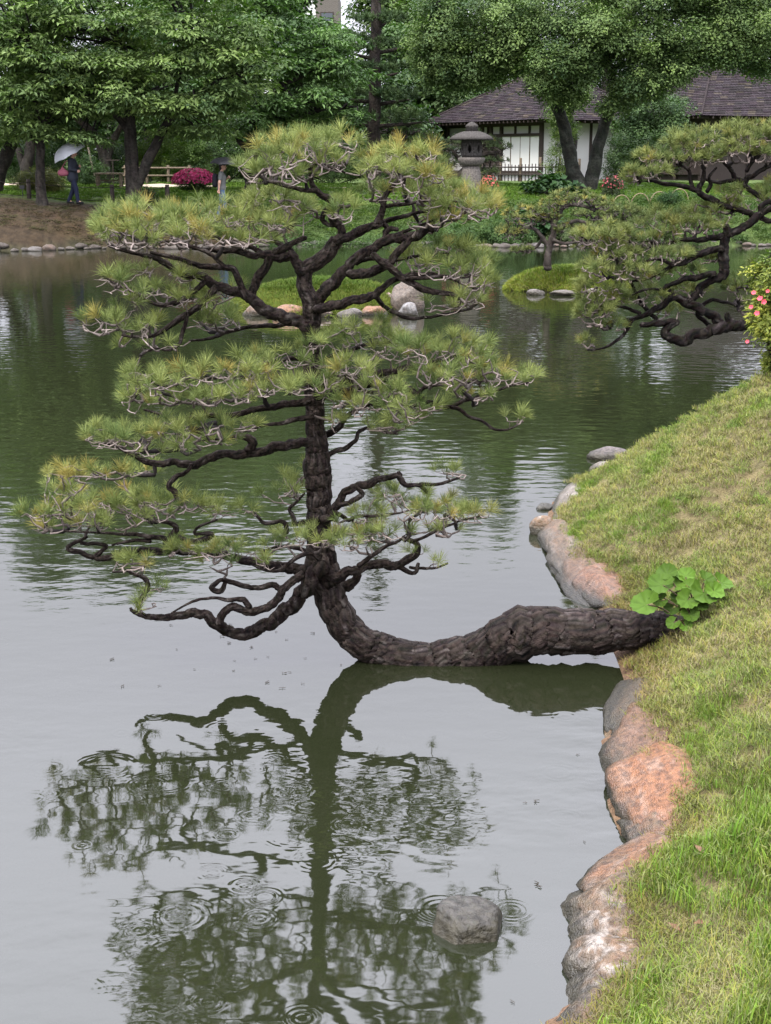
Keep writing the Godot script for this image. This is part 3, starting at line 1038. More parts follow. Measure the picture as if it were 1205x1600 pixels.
func bark_tube(pts: PackedVector3Array, rad: PackedFloat32Array, sides: int, plate: float, depth: float, dark: Color, light: Color, origin: Vector3, pale := 0.4) -> ArrayMesh:
	# a limb whose bark is broken into raised plates; plate: plate size in metres, depth: how far plates stand out, as a share of the radius
	var v := PackedVector3Array()
	var c := PackedColorArray()
	var idx := PackedInt32Array()
	var k := pts.size()
	var t := (pts[1] - pts[0]).normalized()
	var nn := t.cross(Vector3(0.23, 0.41, 0.88)).normalized()
	var run := 0.0
	for p in k:
		var tt: Vector3 = (pts[mini(p + 1, k - 1)] - pts[maxi(p - 1, 0)]).normalized()
		if p > 0: run += pts[p].distance_to(pts[p - 1])
		nn = (nn - tt * nn.dot(tt)).normalized()
		var b := tt.cross(nn)
		for s in sides:
			var a := TAU * s / sides
			var d := nn * cos(a) + b * sin(a)
			var q := Vector3(run / (plate * 3.2), cos(a) * rad[p] / plate, sin(a) * rad[p] / plate)
			var w := Vector3(lump.get_noise_3dv(q * 0.7), lump.get_noise_3dv(q * 0.9 + Vector3(30, 0, 0)), lump.get_noise_3dv(q * 0.9 + Vector3(0, 30, 0)))
			var e := cells.get_noise_3dv(q + w * 1.1) + 1.0
			var raise := smoothstep(0.02, 0.30, e)
			var big := lump.get_noise_3dv(q * 0.33 + Vector3(9, 9, 9))
			v.append(pts[p] + d * rad[p] * (1.0 + depth * (raise - 0.6) + depth * 0.9 * big + depth * 0.4 * lump.get_noise_3dv(q * 2.7)) - origin)
			var tone := clampf(raise * 0.65 + 0.5 * lump.get_noise_3dv(q * 1.9 + Vector3(4, 0, 7)) + 0.2, 0, 1)
			var col := dark.lerp(light, tone)
			var li := lump.get_noise_3dv(q * 0.9 + Vector3(70, 3, 1))
			if li > 0.22: col = col.lerp(Color(0.14, 0.125, 0.115), clampf((li - 0.22) * 6.0, 0, 1) * pale * raise)
			c.append(col)
	for p in k - 1:
		for s in sides:
			var a := p * sides + s
			var b2 := p * sides + (s + 1) % sides
			idx.append_array(PackedInt32Array([a, a + sides, b2, b2, a + sides, b2 + sides]))
	for e in 2:                                          # rounded ends
		var at := (k - 1) * sides * e
		var o := v.size()
		var out := (pts[k - 1] - pts[k - 2]).normalized() if e == 1 else (pts[0] - pts[1]).normalized()
		v.append(pts[(k - 1) * e] + out * rad[(k - 1) * e] * 0.5 - origin)
		c.append(dark)
		for s in sides:
			if e == 1: idx.append_array(PackedInt32Array([o, at + (s + 1) % sides, at + s]))
			else: idx.append_array(PackedInt32Array([o, at + s, at + (s + 1) % sides]))
	return smooth(v, idx, c)

func tree(called: String, label: String, base: Vector3, d: float, limbs: Array, lobes: Array, kind: String, dark: Color, light: Color, group := "", scale := 1.0, barkd := Color(0.022, 0.019, 0.016), barkl := Color(0.055, 0.048, 0.04)) -> Node3D:
	# limbs: strings as in path3, the first is the trunk; lobes: [u, v, ru, rv, dd, rz, count] in photo pixels and metres
	var t := thing(called, label, "tree", base, 0.0, group)
	var n := 0
	for s in limbs:
		var a := path3(s, d)
		var cv := curve(a[0], a[1], 0.16, 0.35)
		obj("trunk" if n == 0 else "limb", bark_tube(cv[0], cv[1], 12 if n == 0 else 8, 0.16, 0.10, barkd, barkl, base, 0.3), M.far_bark, t)
		n += 1
	var ls := []
	for l in lobes:
		var dd: float = d + l[4]
		var m := mpp(l[1], dd)
		ls.append([P(l[0], l[1], dd), Vector3(l[2] * m, l[3] * m, l[5]), l[6]])
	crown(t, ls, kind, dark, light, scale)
	# twigs: thin boughs reaching from the limbs into the lobes
	var sp2 := Soup.new()
	var anchor := path3(limbs[limbs.size() - 1], d)
	for l in ls:
		var best: Vector3 = anchor[0][anchor[0].size() - 1]
		for s in limbs:
			var a := path3(s, d)
			for p in a[0]:
				if p.distance_to(l[0]) < best.distance_to(l[0]): best = p
		for k in 4:
			var tip: Vector3 = l[0] + rdir() * l[1] * 0.75
			var mid := best.lerp(tip, 0.5) + Vector3(rf(-0.3, 0.3), rf(0.0, 0.4), rf(-0.3, 0.3))
			var cv := curve(PackedVector3Array([best - base, mid - base, tip - base]), PackedFloat32Array([0.045, 0.03, 0.012]), 0.3, 0.0)
			sp2.tube(cv[0], cv[1], 5, barkd)
	if sp2.v.size() > 0:
		var o := obj("boughs", sp2.mesh(), M.far_bark, t)
		o.set_meta("kind", "stuff")
	return t

func build_far_trees():
	leaf_kinds()
	rng.seed = 41
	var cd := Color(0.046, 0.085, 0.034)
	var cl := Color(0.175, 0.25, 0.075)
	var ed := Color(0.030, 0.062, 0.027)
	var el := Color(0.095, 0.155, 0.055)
	# --- cherry trees on the left
	tree("cherry_tree", "slender mossy cherry rooted on the brown slope left of the clear umbrella", ground_at(64, 318, 44.6), 44.6,
		["66 326 11 0; 64 300 8; 63 265 7; 64 230 7; 58 195 6; 60 160 4; 70 120 3", "62 230 4 0; 40 205 4; 15 190 3; -20 170 2", "62 200 4 0; 85 170 3; 120 140 2; 150 110 2"],
		[[65, 205, 50, 24, 0.2, 1.2, 150], [25, 190, 45, 26, -0.2, 1.3, 140], [95, 170, 55, 24, 0.4, 1.4, 160], [40, 140, 75, 34, 0, 1.8, 240], [120, 130, 60, 30, 0.3, 1.6, 190], [70, 90, 90, 35, 0, 2.0, 280], [20, 60, 90, 50, 0, 2.0, 260], [60, 15, 90, 50, 0.2, 2.2, 240], [0, -40, 110, 60, 0.3, 2.4, 260]], "cherry", cd, cl, "cherry trees on the left shore")
	tree("cherry_tree", "forked dark cherry standing just right of the person with the clear umbrella", ground_at(210, 316, 45.0), 45.0,
		["212 320 17 0; 209 300 13; 207 260 11; 205 220 10; 202 180 8; 196 130 6; 190 70 4", "212 292 9 0; 226 262 8; 240 236 8; 252 206 7; 272 178 6; 305 150 4; 345 125 3; 385 110 2", "206 225 6 0; 190 190 5; 160 165 4; 130 150 3", "250 208 5 0; 270 165 4; 280 120 3; 300 60 3"],
		[[150, 165, 60, 26, -0.3, 1.5, 180], [200, 150, 60, 30, -0.6, 1.6, 200], [255, 165, 60, 26, -0.4, 1.5, 180], [310, 165, 62, 28, -0.2, 1.6, 200], [365, 140, 60, 30, 0.2, 1.7, 200], [235, 105, 80, 34, -0.5, 2.0, 280], [315, 95, 80, 34, 0, 2.0, 280],
		[165, 95, 75, 34, 0, 2.0, 260], [130, 215, 45, 16, -0.3, 1.2, 90], [300, 205, 60, 16, 0.2, 1.4, 120], [255, 45, 110, 50, 0, 2.4, 340], [150, 35, 100, 50, 0, 2.4, 300], [360, 50, 90, 48, 0.3, 2.2, 280], [200, -20, 120, 60, 0.4, 2.6, 300], [320, -25, 100, 60, 0.5, 2.6, 280], [90, 10, 80, 50, 0.3, 2.2, 220], [260, -90, 120, 70, 0.5, 2.8, 260], [395, 95, 60, 40, 0.2, 1.8, 160]], "cherry", cd, cl, "cherry trees on the left shore")
	tree("cherry_tree", "leaning cherry cut off by the left edge of the photo", ground_at(-14, 312, 47.0), 47.0,
		["-16 318 15 0; -6 285 13; 8 250 11; 22 215 9; 30 180 7; 20 130 5; 10 60 4", "25 205 5 0; 60 175 4; 95 150 3", "-6 280 6 0; -30 230 5; -50 170 4"],
		[[-20, 150, 70, 40, 0, 1.8, 240], [30, 110, 70, 40, 0.3, 1.8, 240], [-30, 60, 90, 50, 0, 2.2, 320], [40, 40, 80, 46, 0.5, 2.2, 280], [-10, 215, 40, 22, 0, 1.2, 90]], "cherry", cd, cl, "cherry trees on the left shore")
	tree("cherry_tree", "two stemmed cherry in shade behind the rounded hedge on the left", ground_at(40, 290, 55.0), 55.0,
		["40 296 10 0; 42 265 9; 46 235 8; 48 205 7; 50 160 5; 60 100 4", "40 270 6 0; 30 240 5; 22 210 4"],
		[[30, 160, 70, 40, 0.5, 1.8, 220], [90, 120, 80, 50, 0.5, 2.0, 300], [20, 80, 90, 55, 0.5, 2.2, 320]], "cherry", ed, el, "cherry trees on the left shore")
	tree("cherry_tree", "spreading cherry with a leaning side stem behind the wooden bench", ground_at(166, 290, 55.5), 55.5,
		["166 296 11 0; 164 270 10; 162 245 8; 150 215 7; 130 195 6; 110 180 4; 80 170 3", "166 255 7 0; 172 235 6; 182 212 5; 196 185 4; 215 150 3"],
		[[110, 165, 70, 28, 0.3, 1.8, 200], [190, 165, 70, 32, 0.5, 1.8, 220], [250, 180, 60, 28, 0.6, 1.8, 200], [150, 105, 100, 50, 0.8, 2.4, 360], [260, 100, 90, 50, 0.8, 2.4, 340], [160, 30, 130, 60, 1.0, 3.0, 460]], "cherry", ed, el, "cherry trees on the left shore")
	tree("cherry_tree", "cherry with drooping right boughs whose stem shows behind the pine's top left", ground_at(392, 292, 50.0), 50.0,
		["394 300 12 0; 392 262 11; 394 236 10; 398 200 9; 402 160 8; 402 110 6; 408 50 4", "393 240 6 0; 376 222 5; 362 205 4; 340 190 3", "400 170 5 0; 430 140 4; 470 120 3; 510 105 2", "398 200 5 0; 440 185 4; 490 175 3; 540 168 2", "400 140 5 0; 372 110 4; 350 70 3"],
		[[440, 160, 60, 26, -0.3, 1.5, 200], [500, 150, 55, 24, -0.2, 1.4, 190], [470, 195, 70, 22, -0.2, 1.4, 200], [540, 180, 40, 22, 0.2, 1.2, 120], [400, 190, 55, 22, -0.4, 1.4, 150], [360, 205, 45, 20, 0, 1.3, 120],
		[440, 100, 70, 34, 0, 1.8, 260], [510, 100, 55, 32, 0.2, 1.6, 200], [400, 70, 70, 36, 0, 2.0, 260], [440, 40, 50, 30, 0, 1.8, 170], [470, 75, 50, 26, 0.1, 1.5, 150], [390, 10, 75, 50, 0, 2.2, 260], [430, -10, 50, 40, 0, 2.0, 160], [395, -70, 80, 60, 0.3, 2.4, 220], [520, 60, 40, 30, 0.4, 1.4, 90], [545, 120, 40, 30, 0.6, 1.4, 100]], "cherry", cd, Color(0.115, 0.20, 0.055), "cherry trees on the left shore")
	# --- tall pine in the middle distance
	var tp := thing("tall_pine", "tall straight dark pine with flat layered boughs left of the lantern", "tree", ground_at(583, 262, 53.0))
	var a := path3("584 290 13 0; 584 240 11; 585 180 10; 586 120 9.5; 587 60 8.5; 588 0 8; 589 -90 7; 589 -200 5; 590 -290 2", 53.0)
	var cv := curve(a[0], a[1], 0.16, 0.2)
	obj("trunk", bark_tube(cv[0], cv[1], 12, 0.16, 0.1, Color(0.02, 0.017, 0.015), Color(0.05, 0.04, 0.034), tp.position), M.far_bark, tp)
	var tl := []
	for l in [[0, 2, 18], [10, 30, 50], [-26, 60, 40], [34, 68, 44], [-20, 78, 56], [20, 108, 60], [-40, 105, 55], [-55, 145, 50], [30, 150, 48], [-20, 185, 45], [40, 185, 40], [-10, -40, 34], [14, -90, 50], [-16, -140, 46], [10, -190, 40], [0, -240, 32], [0, -285, 20]]:
		var uu: float = 586 + l[0]
		var m := mpp(l[1], 53.0)
		var br := path3("586 %d 4 0; %d %d 3; %d %d 1.5" % [l[1] + 14, uu, l[1] + 10, uu + l[0] * 0.8, l[1] + 6], 53.0)
		var cb := curve(br[0], br[1], 0.25, 0.6)
		obj("limb", bark_tube(cb[0], cb[1], 6, 0.16, 0.05, Color(0.02, 0.017, 0.015), Color(0.05, 0.04, 0.034), tp.position), M.far_bark, tp)
		tl.append([P(uu, l[1], 53.0), Vector3(l[2] * m, 7.5 * m, l[2] * m * 0.8), l[2] * 2.2])
	leafy["farpine"] = [tuft_mesh(34, 0.22, 0.016, 1.25), tuft_mesh(30, 0.20, 0.016, 1.1)]
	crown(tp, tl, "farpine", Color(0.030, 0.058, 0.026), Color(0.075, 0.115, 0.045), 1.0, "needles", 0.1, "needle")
	# --- big evergreen over the house
	tree("evergreen_tree", "great evergreen with two curving ivy clad trunks in front of the house", ground_at(905, 292, 50.5), 50.5,
		["912 300 14 0; 902 284 12; 894 262 11; 888 235 11; 884 205 10; 877 180 9; 868 160 8; 860 135 8; 850 100 7; 838 60 6; 820 25 5; 795 5 4; 760 -20 3",
		"918 300 14 0; 924 280 12; 931 252 11; 936 225 10; 944 198 9; 952 172 9; 958 148 8; 955 115 7; 950 80 6; 965 40 5; 990 0 4", "846 85 5 0; 815 75 4; 785 60 4; 755 45 3; 720 30 2; 690 30 2", "955 110 5 0; 985 95 4; 1020 88 3; 1060 75 2", "836 55 4 0; 800 30 4; 770 -10 3; 730 -40 2", "955 90 5 0; 1000 50 4; 1060 20 3; 1130 20 2"],
		[[868, 95, 45, 34, -1.4, 1.2, 330], [850, 130, 26, 24, -1.2, 0.8, 140], [905, 105, 40, 30, -0.8, 1.2, 240], [935, 48, 55, 34, -1.4, 1.4, 400], [1000, 60, 60, 40, -0.8, 1.6, 440], [1000, 130, 45, 26, -1.0, 1.2, 260], [1040, 105, 45, 36, -0.6, 1.3, 280],
		[1075, 70, 60, 40, -0.8, 1.6, 420], [1140, 60, 60, 44, -0.6, 1.6, 430], [1190, 82, 40, 36, -0.4, 1.5, 300], [1120, 84, 45, 20, -0.5, 1.1, 190], [1185, 25, 70, 40, 0, 1.8, 400], [760, 82, 60, 30, 0.2, 1.4, 340], [700, 105, 50, 30, 0.4, 1.3, 260],
		[728, 118, 56, 22, 0.6, 1.2, 230], [700, 55, 55, 34, 0.4, 1.5, 280], [800, 60, 50, 36, -0.3, 1.5, 280], [795, 98, 40, 22, 0.2, 1.2, 180], [660, 70, 40, 30, 0.8, 1.3, 160], [770, 10, 70, 38, 0, 1.8, 340], [870, 15, 80, 40, -0.5, 2.0, 460], [1000, -5, 90, 44, -0.4, 2.2, 480],
		[1100, -10, 90, 44, 0, 2.2, 440], [965, -70, 70, 45, 0, 2.2, 320], [1080, -90, 110, 60, 0, 2.8, 420], [1050, -170, 100, 60, 0, 3.0, 320], [1200, -80, 90, 70, 0, 2.6, 340], [960, 165, 28, 16, -0.6, 0.7, 70], [890, 150, 18, 14, -0.8, 0.6, 60], [690, 10, 40, 34, 0.4, 1.5, 160]], "dense", Color(0.044, 0.082, 0.033), Color(0.16, 0.23, 0.072), "", 1.0, Color(0.012, 0.013, 0.010), Color(0.055, 0.058, 0.045))
	tree("evergreen_tree", "dark narrow tree standing between the two houses", ground_at(1010, 282, 62.0), 62.0,
		["1012 290 9 0; 1010 250 8; 1008 210 8; 1006 170 7; 1005 120 5", "1010 230 4 0; 985 200 3; 970 185 2", "1008 215 4 0; 1030 190 3; 1045 178 2"],
		[[985, 205, 34, 22, 0, 1.4, 150], [1035, 195, 36, 20, 0, 1.4, 150], [1000, 160, 50, 30, 0, 1.8, 240], [975, 245, 24, 26, 0.5, 1.0, 120], [1050, 170, 30, 16, -0.4, 1.0, 90]], "dense", ed, el, "")
	# --- backing wood: each tree its own thing
	var wood := [
		[-60, -120, 120, 190, 74, 0], [60, -160, 110, 200, 80, 1], [170, -190, 120, 210, 72, 0], [285, -150, 110, 190, 78, 1], [385, -130, 105, 170, 74, 2], [470, 110, 70, 70, 70, 1], [545, 150, 60, 50, 74, 2], [450, -40, 45, 90, 82, 0], [610, -10, 60, 130, 82, 2],
		[650, 110, 60, 80, 76, 1], [700, 60, 60, 90, 84, 0], [778, -60, 42, 200, 88, 2], [815, -30, 28, 190, 90, 0], [945, -40, 55, 150, 92, 1], [1030, -110, 100, 180, 90, 0], [1140, -120, 100, 190, 94, 2], [1240, -140, 100, 190, 90, 1], [890, 180, 34, 50, 57, 2], [748, 135, 36, 40, 84, 1], [330, 100, 90, 80, 66, 2], [230, 120, 80, 80, 64, 1], [120, 140, 80, 70, 66, 0]]
	var how := ["tall dark wood tree behind the cherries, its crown ", "mid green tree of the backing wood, its crown ", "yellow green tree of the backing wood, its crown "]
	var where := ["beyond the left photo edge", "above the clear umbrella", "above the forked cherry", "above the pink azalea", "above the pine's left shoulder", "low behind the pine's top", "low beside the tall pine stem", "left of the sky gap", "right of the tall pine stem", "behind the round cloud pine", "above the lantern's left", "above the lantern", "above the low house roof", "over the twin trunks", "over the narrow dark tree", "over the big roof's hip", "beyond the right photo edge", "seen bright between the twin trunks", "behind the drooping cherry boughs", "behind the forked stem", "behind the rounded hedge", "over the small house's left eave"]
	for k in wood.size():
		var w: Array = wood[k]
		var d: float = w[4]
		var lob := []
		for e in 7:
			var s := Vector2(rf(-0.6, 0.6), rf(-0.75, 0.75))
			lob.append([w[0] + s.x * w[2], w[1] + s.y * w[3], w[2] * rf(0.4, 0.62), w[3] * rf(0.26, 0.38), rf(-1.5, 1.5), w[2] * mpp(w[1], d) * 0.45, 105 if w[2] > 60 else 70])
		var dk: Color = [Color(0.035, 0.066, 0.03), Color(0.046, 0.086, 0.034), Color(0.066, 0.108, 0.038)][w[5]]
		var lt: Color = [Color(0.085, 0.14, 0.052), Color(0.105, 0.17, 0.058), Color(0.15, 0.22, 0.065)][w[5]]
		tree("wood_tree", how[w[5]] + where[k], ground_at(w[0], 285, d), d, ["%d 290 9 0; %d 200 8; %d %d 6" % [w[0], w[0] + 3, w[0] - 2, w[1]]], lob, "far" if d > 60 else "dense", dk, lt, "trees of the backing wood", 1.0 if d > 60 else 0.8)

func build_understory():
	rng.seed = 47
	var names := ["behind the left edge cherry", "behind the two stemmed cherry", "behind the clear umbrella", "behind the bench", "behind the forked cherry's right stem", "behind the pink azalea", "behind the black umbrella", "behind the pine's top left", "behind the pine's crown", "behind the tall pine's foot", "left of the cloud pine", "behind the cloud pine", "behind the lantern", "behind the tea house's left end", "behind the tea house", "between the houses", "behind the hall's hip", "behind the hall's ridge", "beyond the right edge"]
	for k in names.size():
		var u := -40.0 + k * 70.0
		var d := rf(70.0, 78.0) if u < 780 else rf(92, 98)
		var at := ground_at(u, 284, d)
		var up := 1.0 if u < 780 else 1.5
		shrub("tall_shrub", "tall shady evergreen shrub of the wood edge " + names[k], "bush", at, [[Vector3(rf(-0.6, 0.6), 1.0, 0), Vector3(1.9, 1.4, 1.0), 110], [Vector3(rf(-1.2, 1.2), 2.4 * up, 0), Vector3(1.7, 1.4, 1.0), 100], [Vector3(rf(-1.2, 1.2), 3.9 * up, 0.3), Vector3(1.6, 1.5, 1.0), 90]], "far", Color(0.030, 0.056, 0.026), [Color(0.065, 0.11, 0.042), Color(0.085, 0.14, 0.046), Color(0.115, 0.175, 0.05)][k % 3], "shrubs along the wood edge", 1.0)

func build_houses():
	# small house with sliding paper panels
	var o := Vector3.ZERO
	house("tea_house", "white walled garden house with paper panels under a brown hipped roof, behind the lantern", P(846, 278, 66.0), deg_to_rad(-57), true)
	house("garden_hall", "larger brown roofed hall half hidden behind the right hand pine", P(1096, 278, 64.0), deg_to_rad(-63), false)
	# block of flats far beyond the wood
	var b := thing("apartment_block", "pale block of flats showing through the sky gap at the top", "building", Vector3(-9.5, 0.5, -150))
	obj("wall", boxm(Vector3(13.0, 24.0, 10.0)), M.concrete, b).position = Vector3(-3.8, 12.0, 0)
	obj("wing", boxm(Vector3(2.2, 17.9, 9.0)), M.granite, b).position = Vector3(3.81, 8.95, 0.8)
	for f in 8:
		for k in 4:
			var w := obj("window", boxm(Vector3(1.7, 1.5, 0.12)), M.timber, b)
			w.position = Vector3(-8.9 + k * 3.1, 2.0 + f * 2.9, 5.0)
			obj("pane", boxm(Vector3(1.5, 1.3, 0.05)), M.window_glass, w).position = Vector3(0, 0, 0.06)
		if f < 6:
			var w := obj("window", boxm(Vector3(1.3, 1.2, 0.12)), M.timber, b)
			w.position = Vector3(3.8, 2.0 + f * 2.7, 5.3)
			obj("pane", boxm(Vector3(1.1, 1.0, 0.05)), M.window_glass, w).position = Vector3(0, 0, 0.06)

func slope(a: Vector3, b: Vector3, c: Vector3, d: Vector3, rows: int, sd: int) -> ArrayMesh:
	# a roof plane laid in overlapping courses: a-b the eave (left to right from outside), d-c the upper edge
	var q := Soup.new()
	var r := RandomNumberGenerator.new()
	r.seed = sd
	var nn := (d - a).cross(b - a).normalized()
	if nn.y < 0: nn = -nn
	for j in rows:
		var t0 := float(j) / rows
		var t1 := float(j + 1) / rows
		var l0 := a.lerp(d, t0)
		var r0 := b.lerp(c, t0)
		var l1 := a.lerp(d, t1)
		var r1 := b.lerp(c, t1)
		var n := maxi(1, int(l0.distance_to(r0) / 0.42))
		for k in n:
			var f0 := float(k) / n
			var f1 := float(k + 1) / n
			var th := 0.018 + r.randf() * 0.014
			var tone := r.randf_range(0.75, 1.25)
			var col := Color(0.045 * tone, 0.038 * tone, 0.040 * tone)
			if r.randf() < 0.1: col = Color(0.10, 0.085, 0.07) * tone * 0.7
			var p0 := l0.lerp(r0, f0)
			var p1 := l0.lerp(r0, f1)
			var s0 := l1.lerp(r1, f0)
			var s1 := l1.lerp(r1, f1)
			q.quad(p0 + nn * th, s0 + nn * 0.004, s1 + nn * 0.004, p1 + nn * th, col)
			q.quad(p0, p0 + nn * th, p1 + nn * th, p1, col * 0.8)
			q.quad(p0, s0, s0 + nn * 0.004, p0 + nn * th, col * 0.8)
	q.quad(a - nn * 0.02, b - nn * 0.02, c - nn * 0.02, d - nn * 0.02, Color(0.04, 0.032, 0.028))
	return q.mesh()

func house(called: String, label: String, corner: Vector3, turn: float, small: bool):
	# local axes: the front wall runs from the corner along -x and looks to +z; the side wall runs along -z and looks to +x
	var g := land(corner.x, -corner.z)
	var h := thing(called, label, "building", Vector3(corner.x, g - 0.1, corner.z), turn)
	var wide := 7.4 if small else 7.0
	var deep := 6.0 if small else 14.0
	var wall := 2.62 if small else 2.75
	var over := 0.95
	var rise := 2.35 if small else 2.75
	obj("side_wall", boxm(Vector3(0.14, wall, deep)), M.plaster if small else M.timber, h).position = Vector3(-0.10, wall / 2, -deep / 2)  # hall: dark timber colour stands in for the shade under its eaves
	obj("front_wall", boxm(Vector3(wide, wall, 0.12)), M.plaster if small else M.timber, h).position = Vector3(-wide / 2 - 0.18, wall / 2, -0.12)  # hall front too: eave shade put into the wall colour
	obj("back_wall", boxm(Vector3(wide, wall, 0.12)), M.plaster, h).position = Vector3(-wide / 2 - 0.18, wall / 2, -deep + 0.07)
	obj("end_wall", boxm(Vector3(0.14, wall, deep - 0.5)), M.plaster, h).position = Vector3(-wide - 0.10, wall / 2, -deep / 2)
	# timber frame, proud of the plaster
	for k in 5:
		var x: float = [-0.09, -3.05, -3.85, -4.55, -wide][k] if small else -0.09 - k * wide / 4.0
		obj("post", boxm(Vector3(0.17, wall, 0.17), Color.WHITE, 0.01), M.timber, h).position = Vector3(x, wall / 2, -0.02)
	for k in 2 if small else 5:
		obj("post", boxm(Vector3(0.15, wall, 0.15), Color.WHITE, 0.01), M.timber, h).position = Vector3(-0.06, wall / 2, -(k + 1) * (3.0 if small else 2.7) + 0.1)
	obj("lintel", boxm(Vector3(wide, 0.13, 0.12)), M.timber, h).position = Vector3(-wide / 2, wall - 0.52, 0.0)
	obj("head_beam", boxm(Vector3(wide, 0.14, 0.13)), M.timber, h).position = Vector3(-wide / 2, wall - 0.06, 0.005)
	obj("sill", boxm(Vector3(wide, 0.12, 0.16)), M.timber, h).position = Vector3(-wide / 2, 0.42, 0.01)
	if small:
		for k in 4:                                            # sliding paper panels
			var p := obj("paper_panel", boxm(Vector3(0.70, 1.57, 0.03)), M.paper, h)
			p.position = Vector3(-0.55 - k * 0.71, 1.27, -0.03 + (k % 2) * 0.012)
			for s in 2:
				obj("stile", boxm(Vector3(0.022, 1.57, 0.036)), M.pale_wood, p).position = Vector3(0.339 * (s * 2 - 1), 0, 0.002)
		obj("shutter_box", boxm(Vector3(1.4, 1.62, 0.10), Color.WHITE, 0.008), M.timber, h).position = Vector3(-3.83, 1.27, 0.03)
		for k in 6:
			obj("batten", boxm(Vector3(0.04, 1.6, 0.03)), M.timber, h).position = Vector3(-3.3 - k * 0.21, 1.27, 0.095)
		for k in 5:
			obj("strut", boxm(Vector3(0.08, 0.42, 0.08)), M.timber, h).position = Vector3(-0.95 - k * 1.05, wall - 0.27, 0.0)
	for k in int(wide / 0.3) + 5:
		obj("rafter", boxm(Vector3(0.06, 0.08, over + 0.1)), M.timber, h).position = Vector3(0.7 - k * 0.3, wall + 0.03, 0.42)
	for k in int(deep / 0.4) + 2:
		obj("rafter", boxm(Vector3(over + 0.1, 0.08, 0.06)), M.timber, h).position = Vector3(0.42, wall + 0.035, 0.3 - k * 0.4)
	# hipped roof, its ridge along the longer side
	var y0 := wall + 0.10
	var e := over
	var half := minf(wide, deep) / 2.0
	var A := Vector3(-wide - e, y0, e)
	var B := Vector3(e, y0, e)
	var C := Vector3(e, y0, -deep - e)
	var D := Vector3(-wide - e, y0, -deep - e)
	var n := 28 if small else 34
	var R1 := Vector3(-half + 0.3, y0 + rise, -half)
	var R0 := Vector3(-wide + half - 0.3, y0 + rise, -half)
	if R0.x > R1.x - 0.5: R0.x = R1.x - 0.5
	var ridge := [[A, B, R1, R0], [B, C, R1 + Vector3(0.01, 0, 0), R1], [C, D, R0, R1], [D, A, R0, R0 - Vector3(0.01, 0, 0)]]
	var hips := [[B, R1], [A, R0], [C, R1], [D, R0], [R0, R1]]
	if deep > wide:
		R1 = Vector3(-half, y0 + rise, -half + 0.3)
		R0 = Vector3(-half, y0 + rise, -deep + half - 0.3)
		ridge = [[A, B, R1, R1 - Vector3(0.01, 0, 0)], [B, C, R0, R1], [C, D, R0, R0 + Vector3(0.01, 0, 0)], [D, A, R1, R0]]
		hips = [[B, R1], [A, R1], [C, R0], [D, R0], [R0, R1]]
	for k in 4:
		obj("roof", slope(ridge[k][0], ridge[k][1], ridge[k][2], ridge[k][3], n, 3 + k), M.shingle, h)
	var q := Soup.new()
	for s in hips:
		q.rod(s[0] + Vector3.UP * 0.03, s[1] + Vector3.UP * 0.03, 0.05, 8, Color(0.045, 0.038, 0.039))
	obj("hip_cap", q.mesh(), M.shingle, h)
	if small:                                                   # lean-to eave on the left
		obj("eave_roof", slope(Vector3(-wide - 3.0, y0 - 0.12, e + 0.1), Vector3(-wide - 0.4, y0 + 0.02, e + 0.1), Vector3(-wide - 0.4, y0 + 0.7, -1.2), Vector3(-wide - 2.4, y0 + 0.45, -1.2), 6, 8), M.shingle, h)
		obj("post", boxm(Vector3(0.12, wall - 0.2, 0.12)), M.timber, h).position = Vector3(-wide - 2.0, wall / 2 - 0.1, 0.5)

# ==================================================================== things on the far shore
func lathe(prof: Array, seg: int, wob := 0.0) -> ArrayMesh:
	var v := PackedVector3Array()
	var idx := PackedInt32Array()
	for j in prof.size():
		for i in seg:
			var a := TAU * i / seg
			var r: float = prof[j][0] * (1.0 + wob * lump.get_noise_3d(cos(a), sin(a), prof[j][1] * 2.0))
			v.append(Vector3(cos(a) * r, prof[j][1], sin(a) * r))
	for j in prof.size() - 1:
		for i in seg:
			var a := j * seg + i
			var b := j * seg + (i + 1) % seg
			idx.append_array(PackedInt32Array([a, a + seg, b, b, a + seg, b + seg]))
	return smooth(v, idx)

func shrub(called: String, label: String, category: String, at: Vector3, lobes: Array, kind: String, dark: Color, light: Color, group := "", scale := 1.0, stem := true) -> Node3D:
	var t := thing(called, label, category, at, 0.0, group)
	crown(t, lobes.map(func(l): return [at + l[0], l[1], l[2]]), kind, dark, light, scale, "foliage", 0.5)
	if stem:
		var q := Soup.new()
		for l in lobes:
			for k in 3:
				q.rod(Vector3(rf(-0.08, 0.08), -0.05, rf(-0.08, 0.08)), l[0] + Vector3(rf(-0.5, 0.5) * l[1].x, rf(-0.2, 0.4) * l[1].y, rf(-0.4, 0.4) * l[1].z), 0.018, 5, Color(0.04, 0.03, 0.025), 0.007)
		obj("stems", q.mesh(), M.twig, t).set_meta("kind", "stuff")
	return t

